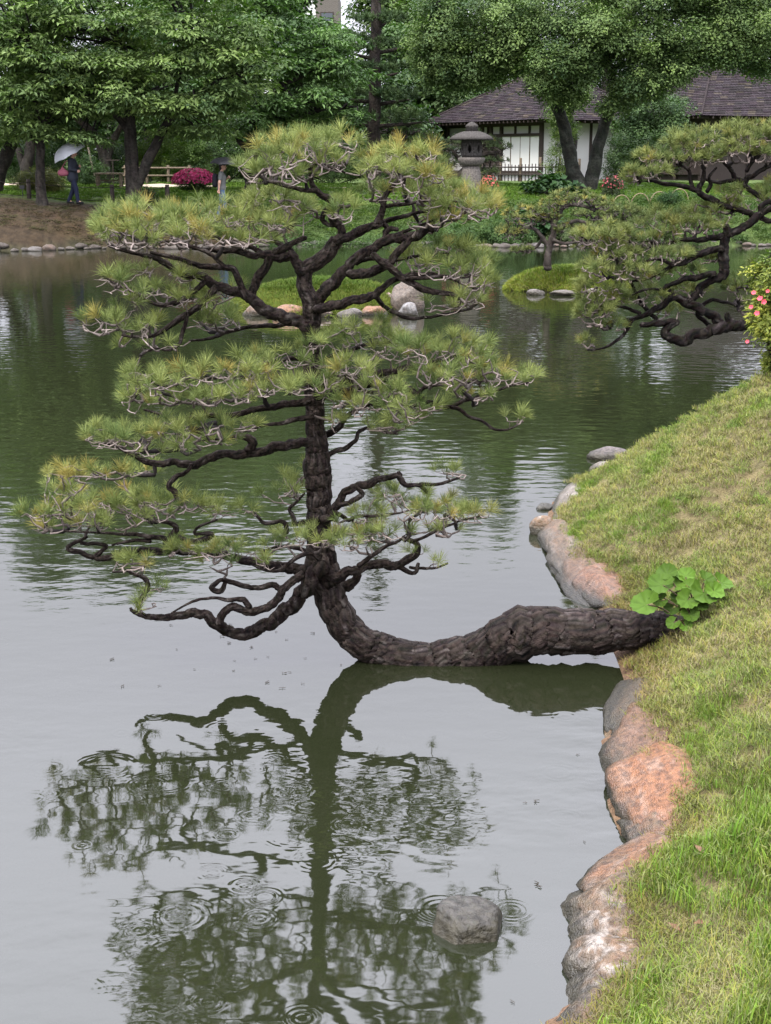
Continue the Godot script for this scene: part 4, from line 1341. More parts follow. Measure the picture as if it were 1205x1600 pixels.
func flowers(parent: Node3D, lobes: Array, n: int, a: Color, b: Color, size: float):
	# five petalled blossoms standing on the outside of a bush
	var v := PackedVector3Array()
	var idx := PackedInt32Array()
	for k in 5:
		var t := TAU * k / 5
		var d := Vector3(cos(t), 0.45, sin(t))
		var s := Vector3(-sin(t), 0, cos(t)) * 0.42
		var q := v.size()
		v.append_array(PackedVector3Array([Vector3.ZERO, d * 0.6 + s, d, d * 0.6 - s]))
		idx.append_array(PackedInt32Array([q, q + 1, q + 2, q, q + 2, q + 3]))
	var cc := PackedColorArray()
	cc.resize(v.size())
	cc.fill(Color.WHITE)
	var xf: Array[Transform3D] = []
	var cols := PackedColorArray()
	for l in lobes:
		for k in int(n / lobes.size()):
			var d := rdir()
			if d.y < -0.15: d.y = -d.y
			xf.append(Transform3D(facing(d + rdir() * 0.5, rf(0, TAU)).scaled(Vector3.ONE * size * rf(0.7, 1.2)), l[0] + d * l[1] * rf(0.95, 1.13)))
			cols.append(a.lerp(b, rng.randf()) * rf(0.8, 1.15))
	scatter("blossoms", arrays(v, idx, null, cc), M.petal, xf, cols, parent)

func build_far_garden():
	rng.seed = 57
	# stone lantern
	var ls := ground_at(736, 300, 46.0)
	var la := thing("stone_lantern", "tall stone lantern with a wide roof on a stout round pillar", "lantern", ls)
	var m := mpp(260, 46.0)
	var yb := func(v: float) -> float: return P(736, v, 46.0).y - ls.y
	obj("pillar", lathe([[0.34, -0.3], [0.335, 0.0], [0.325, yb.call(280.0)], [0.30, yb.call(268.0)], [0.27, yb.call(262.0)], [0.24, yb.call(259.0)], [0.0, yb.call(259.0)]], 32, 0.02), M.granite, la)
	obj("platform", lathe([[0.0, yb.call(259.5)], [0.30, yb.call(259.0)], [0.37, yb.call(256.0)], [0.43, yb.call(250.0)], [0.43, yb.call(247.0)], [0.40, yb.call(246.0)], [0.0, yb.call(246.0)]], 32, 0.03), M.granite, la)
	var fb := obj("fire_box", lathe([[0.0, yb.call(246.2)], [0.29, yb.call(246.0)], [0.33, yb.call(243.0)], [0.33, yb.call(241.5)], [0.0, yb.call(241.4)]], 32, 0.02), M.dark_granite, la)
	obj("collar", lathe([[0.0, yb.call(224.6)], [0.32, yb.call(224.5)], [0.32, yb.call(221.0)], [0.28, yb.call(218.0)], [0.0, yb.call(217.9)]], 32, 0.02), M.dark_granite, fb)
	for k in 6:
		var a := TAU * (k + 0.25) / 6
		var q := Soup.new()
		var y0: float = yb.call(242.5)
		var y1: float = yb.call(223.5)
		for e in 2:
			var pts := PackedVector3Array()
			var rr := PackedFloat32Array()
			for s in 9:
				var t := s / 8.0
				var w := a + (0.16 + 0.28 * pow(absf(t * 2 - 1), 2.0)) * (e * 2 - 1)
				pts.append(Vector3(cos(w) * 0.285, lerpf(y0, y1, t), sin(w) * 0.285))
				rr.append(0.055)
			q.tube(pts, rr, 8, Color.WHITE)
		q.rod(Vector3(cos(a) * 0.285, y0, sin(a) * 0.285), Vector3(cos(a) * 0.285, y1, sin(a) * 0.285), 0.06, 8, Color.WHITE)
		obj("window_post", q.mesh(), M.dark_granite, fb)
	obj("roof", lathe([[0.0, yb.call(218.2)], [0.40, yb.call(219.5)], [0.67, yb.call(219.0)], [0.70, yb.call(217.0)], [0.62, yb.call(213.0)], [0.45, yb.call(208.5)], [0.28, yb.call(205.5)], [0.0, yb.call(204.0)]], 40, 0.03), M.dark_granite, la)
	obj("finial", lathe([[0.0, yb.call(206.0)], [0.20, yb.call(206.0)], [0.19, yb.call(199.0)], [0.21, yb.call(198.0)], [0.18, yb.call(195.0)], [0.08, yb.call(191.5)], [0.0, yb.call(190.0)]], 24, 0.03), M.dark_granite, la)
	# bamboo fence by the house
	var f0 := ground_at(752, 283, 60.0)
	var fe := thing("bamboo_fence", "low bamboo picket fence along the foot of the paper panelled house", "fence", f0)
	var span := P(905, 283, 60.0).x - f0.x
	for k in 30:
		var x := span * k / 29.0
		var y := land(f0.x + x, 60.0) - f0.y
		obj("picket", cyl(0.022, 0.72 + rf(-0.05, 0.05), 0.02), M.timber, fe).position = Vector3(x, y + 0.36, 0)
	for k in 6:
		var x := span * k / 5.0
		obj("post", cyl(0.06, 1.0, 0.055), M.pale_wood, fe).position = Vector3(x, land(f0.x + x, 60.0) - f0.y + 0.48, -0.06)
	for k in 2:
		var r := obj("rail", cyl(0.028, span, 0.028), M.timber, fe)
		r.rotation.z = PI / 2
		r.position = Vector3(span / 2, 0.28 + k * 0.3, 0.045)
	# bamboo hoops edging the lawn
	var hoops := [[915, 303], [938, 302], [972, 299], [1001, 299], [1031, 299], [1062, 300], [705, 300]]
	var words := ["pale bamboo hoop low in front of the twin trunks", "bamboo hoop between the twin trunks and the row by the right hand pine", "leftmost of the three clear bamboo hoops left of the right hand pine", "middle one of the three clear bamboo hoops left of the right hand pine", "bamboo hoop just touching the right hand pine's needles", "bamboo hoop seen through the needles of the right hand pine", "bamboo hoop low beside the lantern pillar"]
	for k in hoops.size():
		var at := ground_at(hoops[k][0], hoops[k][1], 46.5)
		var pts := PackedVector3Array()
		var rr := PackedFloat32Array()
		for s in 17:
			var a := PI * s / 16
			pts.append(Vector3(cos(a) * 0.30, sin(a) * 0.42 - 0.03, 0))
			rr.append(0.017)
		var q := Soup.new()
		q.tube(pts, rr, 6, Color.WHITE)
		var o := obj("bamboo_hoop", q.mesh(), M.bamboo)
		o.position = at
		tag(o, words[k], "hoop", "bamboo hoops edging the far lawn")
	# rope fence on the left walk: posts are things, the rope runs between them
	var posts := [[-6, "post of the rope fence cut by the left photo edge"], [46, "stout rope fence post left of the slender mossy cherry"], [176, "rope fence post left of the forked cherry"], [262, "rope fence post beside the dark bush right of the forked cherry"]]
	var tops := PackedVector3Array()
	for e in posts:
		var at := ground_at(e[0], 313, 45.4)
		var o := obj("fence_post", cyl(0.075, 0.62, 0.065), M.timber)
		o.position = at + Vector3(0, 0.27, 0)
		tag(o, e[1], "post", "posts of the rope fence on the left walk")
		tops.append(at)
	var rq := Soup.new()
	for lv in [0.12, 0.50]:
		for k in tops.size() - 1:
			var pts := PackedVector3Array()
			var rr := PackedFloat32Array()
			for s in 13:
				var t := s / 12.0
				pts.append(tops[k].lerp(tops[k + 1], t) + Vector3(0, lv - 0.08 * 4.0 * t * (1 - t), 0.08))
				rr.append(0.012)
			rq.tube(pts, rr, 5, Color(0.03, 0.026, 0.02))
	tag(obj("fence_rope", rq.mesh(), M.twig), "dark sagging ropes strung along the posts of the left walk", "rope")
	# small plate on a stake
	var sg := thing("plant_sign", "small blank dark plate on a stake in the lawn left of the mossy cherry", "sign", ground_at(36, 312, 45.3))
	obj("stake", cyl(0.012, 0.4, 0.012), M.black_metal, sg).position = Vector3(0, 0.15, 0)
	obj("plate", boxm(Vector3(0.15, 0.11, 0.015), Color.WHITE, 0.003), M.black_metal, sg).position = Vector3(0, 0.33, 0.015)
	# bench and rail
	var be := thing("wooden_bench", "pale wooden bench by the path between the walker and the forked cherry", "bench", ground_at(172, 296, 50.3))
	obj("seat", boxm(Vector3(0.95, 0.06, 0.42), Color.WHITE, 0.008), M.pale_wood, be).position = Vector3(0, 0.44, 0)
	for s in [[-0.4, -0.15], [-0.4, 0.15], [0.4, -0.15], [0.4, 0.15]]:
		obj("leg", boxm(Vector3(0.07, 0.43, 0.07)), M.pale_wood, be).position = Vector3(s[0], 0.2, s[1])
	obj("stretcher", boxm(Vector3(0.75, 0.05, 0.05)), M.pale_wood, be).position = Vector3(0, 0.2, 0)
	var ra := thing("rail_fence", "low pale rail fence beyond the path left of the pink azalea", "fence", ground_at(247, 296, 54.0))
	for k in 2:
		var r := obj("rail", cyl(0.035, 2.6, 0.035), M.pale_wood, ra)
		r.rotation.z = PI / 2
		r.position = Vector3(0, 0.30 + k * 0.28, 0)
	for k in 4:
		obj("post", cyl(0.06, 0.72, 0.055), M.pale_wood, ra).position = Vector3(-1.2 + k * 0.8, 0.32, -0.05)
	var pr := thing("support_pole", "thin pale pole leaning against the cherry behind the bench", "pole", ground_at(152, 294, 54.5))
	var pq := Soup.new()
	pq.rod(Vector3(0, -0.1, 0), Vector3(-0.35, 1.5, -0.3), 0.035, 8, Color(0.2, 0.17, 0.13))
	obj("pole", pq.mesh(), M.twig, pr)
	var pt := thing("tee_support", "wooden tee shaped prop standing under the cherry bough behind the bench", "prop", ground_at(178, 292, 54.8))
	obj("upright", cyl(0.02, 0.95, 0.018), M.timber, pt).position = Vector3(0, 0.45, 0)
	obj("crossbar", boxm(Vector3(0.5, 0.04, 0.04)), M.timber, pt).position = Vector3(0, 0.93, 0)
	# bushes
	shrub("clipped_hedge", "wide clipped yellow green mound of a hedge on the left behind the walker", "bush", ground_at(64, 300, 48.0), [[Vector3(0, 0.32, 0), Vector3(0.82, 0.42, 0.6), 420], [Vector3(-0.35, 0.25, 0.1), Vector3(0.5, 0.35, 0.5), 160], [Vector3(0.4, 0.25, 0.1), Vector3(0.5, 0.35, 0.5), 160]], "shrub", Color(0.06, 0.075, 0.02), Color(0.22, 0.21, 0.06), "", 0.8)
	var al := [[Vector3(0, 0.30, 0), Vector3(0.68, 0.38, 0.5), 240]]
	var az := shrub("pink_azalea", "bright pink azalea mound beside the person with the black umbrella", "bush", ground_at(304, 300, 49.0), al, "shrub", Color(0.03, 0.05, 0.02), Color(0.06, 0.09, 0.03))
	flowers(az, al, 900, Color(0.36, 0.025, 0.10), Color(0.42, 0.06, 0.16), 0.05)
	shrub("dark_bush", "small dark rounded bush at the foot of the forked cherry", "bush", ground_at(231, 314, 45.3), [[Vector3(0, 0.22, 0), Vector3(0.34, 0.28, 0.3), 130]], "shrub", Color(0.012, 0.024, 0.012), Color(0.03, 0.05, 0.022), "", 0.8)
	shrub("dark_bush", "tiny dark bush left of the forked cherry's foot", "bush", ground_at(196, 318, 45.0), [[Vector3(0, 0.08, 0), Vector3(0.26, 0.14, 0.22), 60]], "shrub", Color(0.012, 0.024, 0.012), Color(0.03, 0.05, 0.022), "", 0.7)
	shrub("leafy_bush", "fresh green maple like bush behind the rail fence", "bush", ground_at(262, 290, 57.0), [[Vector3(0, 1.0, 0), Vector3(1.2, 1.0, 0.8), 420], [Vector3(1.0, 0.7, 0.2), Vector3(0.8, 0.7, 0.6), 240], [Vector3(-0.8, 0.9, 0.2), Vector3(0.7, 0.8, 0.6), 200]], "shrub", Color(0.07, 0.115, 0.026), Color(0.17, 0.24, 0.055), "", 1.3)
	shrub("leafy_bush", "green bush between the walker and the bench", "bush", ground_at(136, 294, 52.0), [[Vector3(0, 0.45, 0), Vector3(0.75, 0.6, 0.5), 260]], "shrub", Color(0.025, 0.055, 0.018), Color(0.06, 0.11, 0.03), "", 1.1)
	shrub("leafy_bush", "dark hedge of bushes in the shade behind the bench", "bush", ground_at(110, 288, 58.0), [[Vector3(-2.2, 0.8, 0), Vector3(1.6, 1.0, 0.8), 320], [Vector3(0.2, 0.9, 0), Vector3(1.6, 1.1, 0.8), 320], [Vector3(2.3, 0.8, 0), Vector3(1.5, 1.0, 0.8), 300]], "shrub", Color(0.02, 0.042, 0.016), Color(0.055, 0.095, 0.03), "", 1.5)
	shrub("leafy_bush", "shaded green thicket behind the pink azalea", "bush", ground_at(350, 288, 56.0), [[Vector3(-0.6, 0.8, 0), Vector3(1.2, 0.9, 0.7), 320], [Vector3(1.2, 0.9, 0), Vector3(1.2, 1.0, 0.7), 300]], "shrub", Color(0.035, 0.07, 0.02), Color(0.10, 0.16, 0.04), "", 1.4)
	shrub("leafy_bush", "green hedge behind the pine's top right tier", "bush", ground_at(520, 286, 56.0), [[Vector3(-2.4, 0.9, 0), Vector3(1.5, 1.1, 0.8), 300], [Vector3(0, 0.9, 0), Vector3(1.6, 1.1, 0.8), 320], [Vector3(2.5, 0.8, 0), Vector3(1.5, 1.0, 0.8), 300]], "shrub", Color(0.03, 0.065, 0.02), Color(0.09, 0.15, 0.04), "", 1.4)
	var rl := [[Vector3(0, 0.28, 0), Vector3(0.34, 0.34, 0.3), 90]]
	az = shrub("red_azalea", "small crimson and purple azalea left of the lantern pillar", "bush", ground_at(705, 294, 47.5), rl, "shrub", Color(0.03, 0.05, 0.02), Color(0.06, 0.09, 0.03))
	flowers(az, rl, 90, Color(0.30, 0.03, 0.12), Color(0.30, 0.05, 0.05), 0.036)
	az = shrub("red_azalea", "small salmon red azalea right of the lantern pillar", "bush", ground_at(762, 294, 48.5), rl, "shrub", Color(0.03, 0.05, 0.02), Color(0.07, 0.10, 0.03))
	flowers(az, rl, 100, Color(0.36, 0.06, 0.05), Color(0.40, 0.12, 0.10), 0.036)
	az = shrub("red_azalea", "dull red azalea right of the twin trunks", "bush", ground_at(957, 292, 48.5), rl, "shrub", Color(0.03, 0.04, 0.02), Color(0.05, 0.07, 0.03))
	flowers(az, rl, 90, Color(0.34, 0.05, 0.07), Color(0.40, 0.11, 0.13), 0.036)
	shrub("dark_bush", "small dense dark bush right of the bamboo hoops", "bush", ground_at(1047, 312, 46.0), [[Vector3(0, 0.2, 0), Vector3(0.38, 0.28, 0.3), 130]], "shrub", Color(0.018, 0.042, 0.016), Color(0.04, 0.085, 0.026), "", 0.8)
	shrub("big_leaf_plant", "dark green big leaved clump in front of the bamboo fence", "plant", ground_at(856, 286, 49.0), [[Vector3(0, 0.25, 0), Vector3(0.62, 0.32, 0.4), 60], [Vector3(0.6, 0.15, 0), Vector3(0.4, 0.25, 0.3), 30]], "broad", Color(0.02, 0.05, 0.02), Color(0.06, 0.115, 0.04))
	shrub("big_leaf_plant", "dark green big leaved clump on the slope right of the lantern", "plant", ground_at(838, 325, 44.5), [[Vector3(0, 0.4, 0.1), Vector3(0.72, 0.42, 0.4), 80]], "broad", Color(0.016, 0.045, 0.018), Color(0.045, 0.095, 0.034))
	shrub("leafy_bush", "rounded green bush on the slope just right of the pine's upper tier", "bush", ground_at(790, 350, 43.6), [[Vector3(0, 0.45, 0.1), Vector3(0.9, 0.55, 0.5), 330], [Vector3(-1.4, 0.35, 0.1), Vector3(0.9, 0.5, 0.5), 300]], "shrub", Color(0.03, 0.065, 0.02), Color(0.075, 0.13, 0.036))
	shrub("leafy_bush", "grey green bush below the twin trunks on the far slope", "bush", ground_at(905, 335, 44.2), [[Vector3(0, 0.4, 0.1), Vector3(1.1, 0.5, 0.5), 330], [Vector3(1.6, 0.4, 0.1), Vector3(0.9, 0.5, 0.5), 260]], "shrub", Color(0.045, 0.075, 0.03), Color(0.11, 0.15, 0.06))
	shrub("leafy_bush", "green bush hidden behind the pine's upper right needles", "bush", ground_at(650, 350, 43.6), [[Vector3(0, 0.45, 0.1), Vector3(1.2, 0.6, 0.5), 360], [Vector3(-2.0, 0.4, 0.1), Vector3(1.2, 0.55, 0.5), 330], [Vector3(-4.0, 0.4, 0.1), Vector3(1.2, 0.5, 0.5), 330]], "shrub", Color(0.035, 0.07, 0.022), Color(0.09, 0.15, 0.042))
	shrub("leafy_bush", "light green young tree against the white side wall of the house", "bush", ground_at(868, 285, 56.0), [[Vector3(0, 0.9, 0), Vector3(0.45, 0.9, 0.4), 140], [Vector3(0.25, 1.8, 0), Vector3(0.5, 0.55, 0.4), 110]], "shrub", Color(0.07, 0.12, 0.03), Color(0.17, 0.24, 0.06), "", 1.1)
	shrub("leafy_bush", "dark climbing thicket under the eaves between the two houses", "bush", ground_at(1000, 286, 57.0), [[Vector3(-0.7, 0.8, 0), Vector3(0.7, 1.1, 0.5), 220], [Vector3(0.8, 1.2, 0), Vector3(1.3, 0.8, 0.5), 330], [Vector3(2.4, 1.6, 0), Vector3(1.2, 0.6, 0.5), 240]], "shrub", Color(0.02, 0.045, 0.016), Color(0.06, 0.10, 0.03), "", 1.3)

func cyl(r: float, h: float, r2: float) -> ArrayMesh:
	return lathe([[0.0, -h / 2], [r * 0.95, -h / 2], [r, -h / 2 + 0.01], [r2, h / 2 - 0.01], [r2 * 0.9, h / 2], [0.0, h / 2]], 10)

# ==================================================================== people
func net(bones: Array, cell: float, k: float, v: PackedVector3Array, idx: PackedInt32Array):
	# one smooth skin over tapered bones [a, b, ra, rb]: distances joined by a smooth minimum, meshed as surface nets
	var lo := Vector3(1e9, 1e9, 1e9)
	var hi := -lo
	for b in bones:
		var r: float = maxf(b[2], b[3]) + cell * 3
		for p in [b[0], b[1]]:
			lo = lo.min(p - Vector3.ONE * r)
			hi = hi.max(p + Vector3.ONE * r)
	var nx := int((hi.x - lo.x) / cell) + 2
	var ny := int((hi.y - lo.y) / cell) + 2
	var nz := int((hi.z - lo.z) / cell) + 2
	var f := PackedFloat32Array()
	f.resize(nx * ny * nz)
	f.fill(9.0)
	for b in bones:
		var A: Vector3 = b[0]
		var AB: Vector3 = b[1] - A
		var l2 := maxf(AB.length_squared(), 1e-9)
		var r := maxf(b[2], b[3]) + k + cell * 2
		var c0: Vector3 = ((A.min(b[1]) - Vector3.ONE * r - lo) / cell).max(Vector3.ZERO)
		var c1: Vector3 = (A.max(b[1]) + Vector3.ONE * r - lo) / cell
		for z in range(int(c0.z), mini(nz, int(c1.z) + 2)):
			for y in range(int(c0.y), mini(ny, int(c1.y) + 2)):
				for x in range(int(c0.x), mini(nx, int(c1.x) + 2)):
					var p := lo + Vector3(x, y, z) * cell
					var t := clampf((p - A).dot(AB) / l2, 0, 1)
					var d := p.distance_to(A + AB * t) - lerpf(b[2], b[3], t)
					var at := (z * ny + y) * nx + x
					var g := f[at]
					var h := clampf(0.5 + 0.5 * (g - d) / k, 0, 1)
					f[at] = lerpf(g, d, h) - k * h * (1 - h)
	var of := {}
	var st := [1, nx, nx * ny]
	for z in nz - 1:
		for y in ny - 1:
			for x in nx - 1:
				var at := (z * ny + y) * nx + x
				var sum := Vector3.ZERO
				var n := 0
				var mask := 0
				for c in 8:
					if f[at + (c & 1) + (c >> 1 & 1) * nx + (c >> 2) * nx * ny] < 0: mask |= 1 << c
				if mask == 0 or mask == 255: continue
				for e in 3:
					for c in 8:
						if c >> e & 1: continue
						var c2: int = c | 1 << e
						if (mask >> c & 1) == (mask >> c2 & 1): continue
						var fa := f[at + (c & 1) + (c >> 1 & 1) * nx + (c >> 2) * nx * ny]
						var fb := f[at + (c2 & 1) + (c2 >> 1 & 1) * nx + (c2 >> 2) * nx * ny]
						var q := Vector3(c & 1, c >> 1 & 1, c >> 2)
						q[e] = fa / (fa - fb)
						sum += q
						n += 1
				of[at] = v.size()
				v.append(lo + (Vector3(x, y, z) + sum / n) * cell)
	for at in of:
		for e in 3:
			var s: int = st[e]
			var u: int = st[(e + 1) % 3]
			var w: int = st[(e + 2) % 3]
			if (f[at] < 0) == (f[at + s] < 0): continue
			if not (of.has(at - u) and of.has(at - w) and of.has(at - u - w)): continue
			var q := [of[at], of[at - u], of[at - u - w], of[at - w]]
			if f[at] < 0: idx.append_array(PackedInt32Array([q[0], q[2], q[1], q[0], q[3], q[2]]))
			else: idx.append_array(PackedInt32Array([q[0], q[1], q[2], q[0], q[2], q[3]]))

func skin_mesh(parts: Array, col := Color.WHITE) -> ArrayMesh:      # parts: [bones, cell, blend]
	var v := PackedVector3Array()
	var idx := PackedInt32Array()
	for p in parts: net(p[0], p[1], p[2], v, idx)
	var c := PackedColorArray()
	c.resize(v.size())
	c.fill(col)
	return smooth(v, idx, c)

func limb_chain(pts: Array, rad: Array, more := 0.0) -> Array:
	var o := []
	for k in pts.size() - 1: o.append([pts[k], pts[k + 1], rad[k] + more, rad[k + 1] + more])
	return o

func hand(wrist: Vector3, dir: Vector3, side: Vector3, curl: float) -> Array:
	var up := side.cross(dir).normalized()
	var palm := wrist + dir * 0.07
	var o := [[wrist, palm - side * 0.02, 0.024, 0.018], [wrist, palm + side * 0.02, 0.024, 0.018]]
	var lens := [0.062, 0.072, 0.067, 0.052]
	for k in 4:
		var a := palm + side * (0.030 - k * 0.020)
		var l: float = lens[k]
		var b := a + (dir * cos(curl) + up * sin(curl)) * l * 0.5
		var c := b + (dir * cos(curl * 2.2) + up * sin(curl * 2.2)) * l * 0.5
		o.append([a, b, 0.0088, 0.008])
		o.append([b, c, 0.008, 0.0065])
	var ta := wrist + dir * 0.025 + side * 0.024
	var tb := ta + (dir * 0.6 + side * 0.75 + up * 0.3).normalized() * 0.035
	o.append([ta, tb, 0.011, 0.0095])
	o.append([tb, tb + (dir * 0.9 + up * 0.5).normalized() * 0.026, 0.0095, 0.008])
	return o

func head_bones(c: Vector3, fw: Vector3) -> Array:
	var sd := fw.cross(Vector3.UP).normalized()
	var o := [[c + Vector3(0, 0.03, 0) - fw * 0.015, c + Vector3(0, 0.035, 0) + fw * 0.02, 0.088, 0.082], [c - Vector3(0, 0.05, 0) + fw * 0.03, c - Vector3(0, 0.085, 0) + fw * 0.055, 0.058, 0.03],
		[c + fw * 0.095 - Vector3(0, 0.0, 0), c + fw * 0.118 - Vector3(0, 0.035, 0), 0.010, 0.014], [c + fw * 0.086 - Vector3(0, 0.058, 0) + sd * 0.016, c + fw * 0.086 - Vector3(0, 0.058, 0) - sd * 0.016, 0.012, 0.012],
		[c + fw * 0.088 + Vector3(0, 0.022, 0) + sd * 0.04, c + fw * 0.088 + Vector3(0, 0.022, 0) - sd * 0.04, 0.014, 0.014]]
	for s in [-1.0, 1.0]:
		o.append([c + sd * s * 0.084 + Vector3(0, 0.015, 0), c + sd * s * 0.086 - Vector3(0, 0.025, 0), 0.018, 0.012])
	return o

func person(label: String, at: Vector3, turn: float, legs: Array, arms: Array, coat: Color, pants: Color, long_coat: bool, sleeves: bool) -> Node3D:
	# stands at the local origin, looks along +x
	var t := thing("person", label, "person", at, turn)
	var body := []
	var r_leg := [0.085, 0.055, 0.038, 0.03]
	for l in legs: body += limb_chain(l, r_leg)
	var torso := [[Vector3(0, 0.88, -0.07), Vector3(0, 0.88, 0.07), 0.115, 0.115], [Vector3(0, 0.88, -0.05), Vector3(0.02, 1.22, -0.08), 0.11, 0.10], [Vector3(0, 0.88, 0.05), Vector3(0.02, 1.22, 0.08), 0.11, 0.10], [Vector3(0.0, 1.32, -0.14), Vector3(0.0, 1.32, 0.14), 0.062, 0.062], [Vector3(0.02, 1.22, 0), Vector3(0.01, 1.33, 0), 0.12, 0.07]]
	body += torso
	body += [[Vector3(0.01, 1.33, 0), Vector3(0.035, 1.46, 0), 0.055, 0.05]]
	var hands := []
	var arm_r := [0.05, 0.038, 0.026]
	for a in arms:
		body += limb_chain(a, arm_r)
		var dir: Vector3 = (a[2] - a[1]).normalized()
		hands += hand(a[2], dir, dir.cross(Vector3(0.3, 0.2, 1)).normalized(), 0.75)
	var hc := Vector3(0.05, 1.54, 0)
	obj("body", skin_mesh([[body, 0.026, 0.035], [head_bones(hc, Vector3(1, 0, 0)), 0.008, 0.02], [hands, 0.006, 0.006]]), M.skin, t)
	for s in [-1.0, 1.0]:
		obj("eye", lathe([[0.0, -0.009], [0.009, 0.0], [0.0, 0.009]], 8), M.hair, t).position = hc + Vector3(0.083, 0.004, s * 0.03)
	obj("hair", skin_mesh([[[[hc + Vector3(-0.02, 0.05, 0), hc + Vector3(0.02, 0.055, 0), 0.094, 0.086], [hc + Vector3(-0.05, 0.03, 0), hc + Vector3(-0.06, -0.07, 0), 0.075, 0.045]], 0.014, 0.02]]), M.hair, t)
	var top := []
	for b in torso: top.append([b[0], b[1], b[2] + 0.018, b[3] + 0.018])
	if long_coat: top += [[Vector3(0, 0.8, -0.06), Vector3(0, 0.92, -0.05), 0.15, 0.13], [Vector3(0, 0.8, 0.06), Vector3(0, 0.92, 0.05), 0.15, 0.13]]
	for a in arms:
		if sleeves: top += limb_chain([a[0], a[1], a[2].lerp(a[1], 0.08)], [0.066, 0.055, 0.044])
		else: top += limb_chain([a[0], a[0].lerp(a[1], 0.6)], [0.066, 0.058])
	obj("jacket" if sleeves else "shirt", skin_mesh([[top, 0.026, 0.03]], coat), M.cloth, t)
	var low := [[Vector3(0, 0.88, -0.07), Vector3(0, 0.88, 0.07), 0.128, 0.128]]
	for l in legs: low += limb_chain([l[0], l[1], l[2]], [0.098, 0.072, 0.058])
	obj("trousers", skin_mesh([[low, 0.026, 0.03]], pants), M.cloth, t)
	for l in legs:
		obj("shoe", skin_mesh([[[[l[2] + Vector3(-0.03, -0.035, 0), l[3], 0.05, 0.04]], 0.016, 0.01]], Color(0.02, 0.02, 0.022)), M.cloth, t)
	return t

func umbrella(label: String, top: Vector3, axis: Vector3, radius: float, rise: float, canopy: Material, grip: float):
	var u := thing("umbrella", label, "umbrella", top)
	u.basis = facing(axis, 0.2)
	var v := PackedVector3Array()
	var idx := PackedInt32Array()
	var rows := 8
	for k in 8:                                                     # eight gores, sagging between the ribs
		for j in rows + 1:
			var q := float(j) / rows
			for e in 7:
				var f := e / 6.0
				var a := TAU * (k + f) / 8
				var sag := 1.0 - 0.10 * 4.0 * f * (1 - f) * q
				v.append(Vector3(cos(a) * sin(q * 1.25) / sin(1.25) * radius * sag, -rise * (1.0 - cos(q * 1.25)) / (1.0 - cos(1.25)) + 0.02 * 4 * f * (1 - f) * q, sin(a) * sin(q * 1.25) / sin(1.25) * radius * sag))
		for j in rows:
			for e in 6:
				var a := k * 7 * (rows + 1) + j * 7 + e
				idx.append_array(PackedInt32Array([a, a + 1, a + 7, a + 1, a + 8, a + 7]))
	obj("canopy", smooth(v, idx), canopy, u)
	for k in 8:
		var q := Soup.new()
		var pts := PackedVector3Array()
		var rr := PackedFloat32Array()
		var a := TAU * k / 8
		for j in 9:
			var t := j / 8.0
			pts.append(Vector3(cos(a) * sin(t * 1.25) / sin(1.25) * radius, -rise * (1.0 - cos(t * 1.25)) / (1.0 - cos(1.25)) - 0.008, sin(a) * sin(t * 1.25) / sin(1.25) * radius))
			rr.append(0.004)
		q.tube(pts, rr, 5, Color.WHITE)
		obj("rib", q.mesh(), M.black_metal, u)
	var s := Soup.new()
	s.rod(Vector3(0, 0.05, 0), Vector3(0, -grip, 0), 0.007, 6, Color.WHITE)
	obj("shaft", s.mesh(), M.black_metal, u)
	var h := Soup.new()
	var hp := PackedVector3Array()
	var hr := PackedFloat32Array()
	for j in 11:
		var a := PI * maxf(0, j - 3) / 7.0
		hp.append(Vector3(0.03 - 0.03 * cos(a), -grip - 0.03 * minf(j, 3) - 0.03 * sin(a), 0))
		hr.append(0.011)
	h.tube(hp, hr, 6, Color.WHITE)
	obj("handle", h.mesh(), M.black_metal, u)

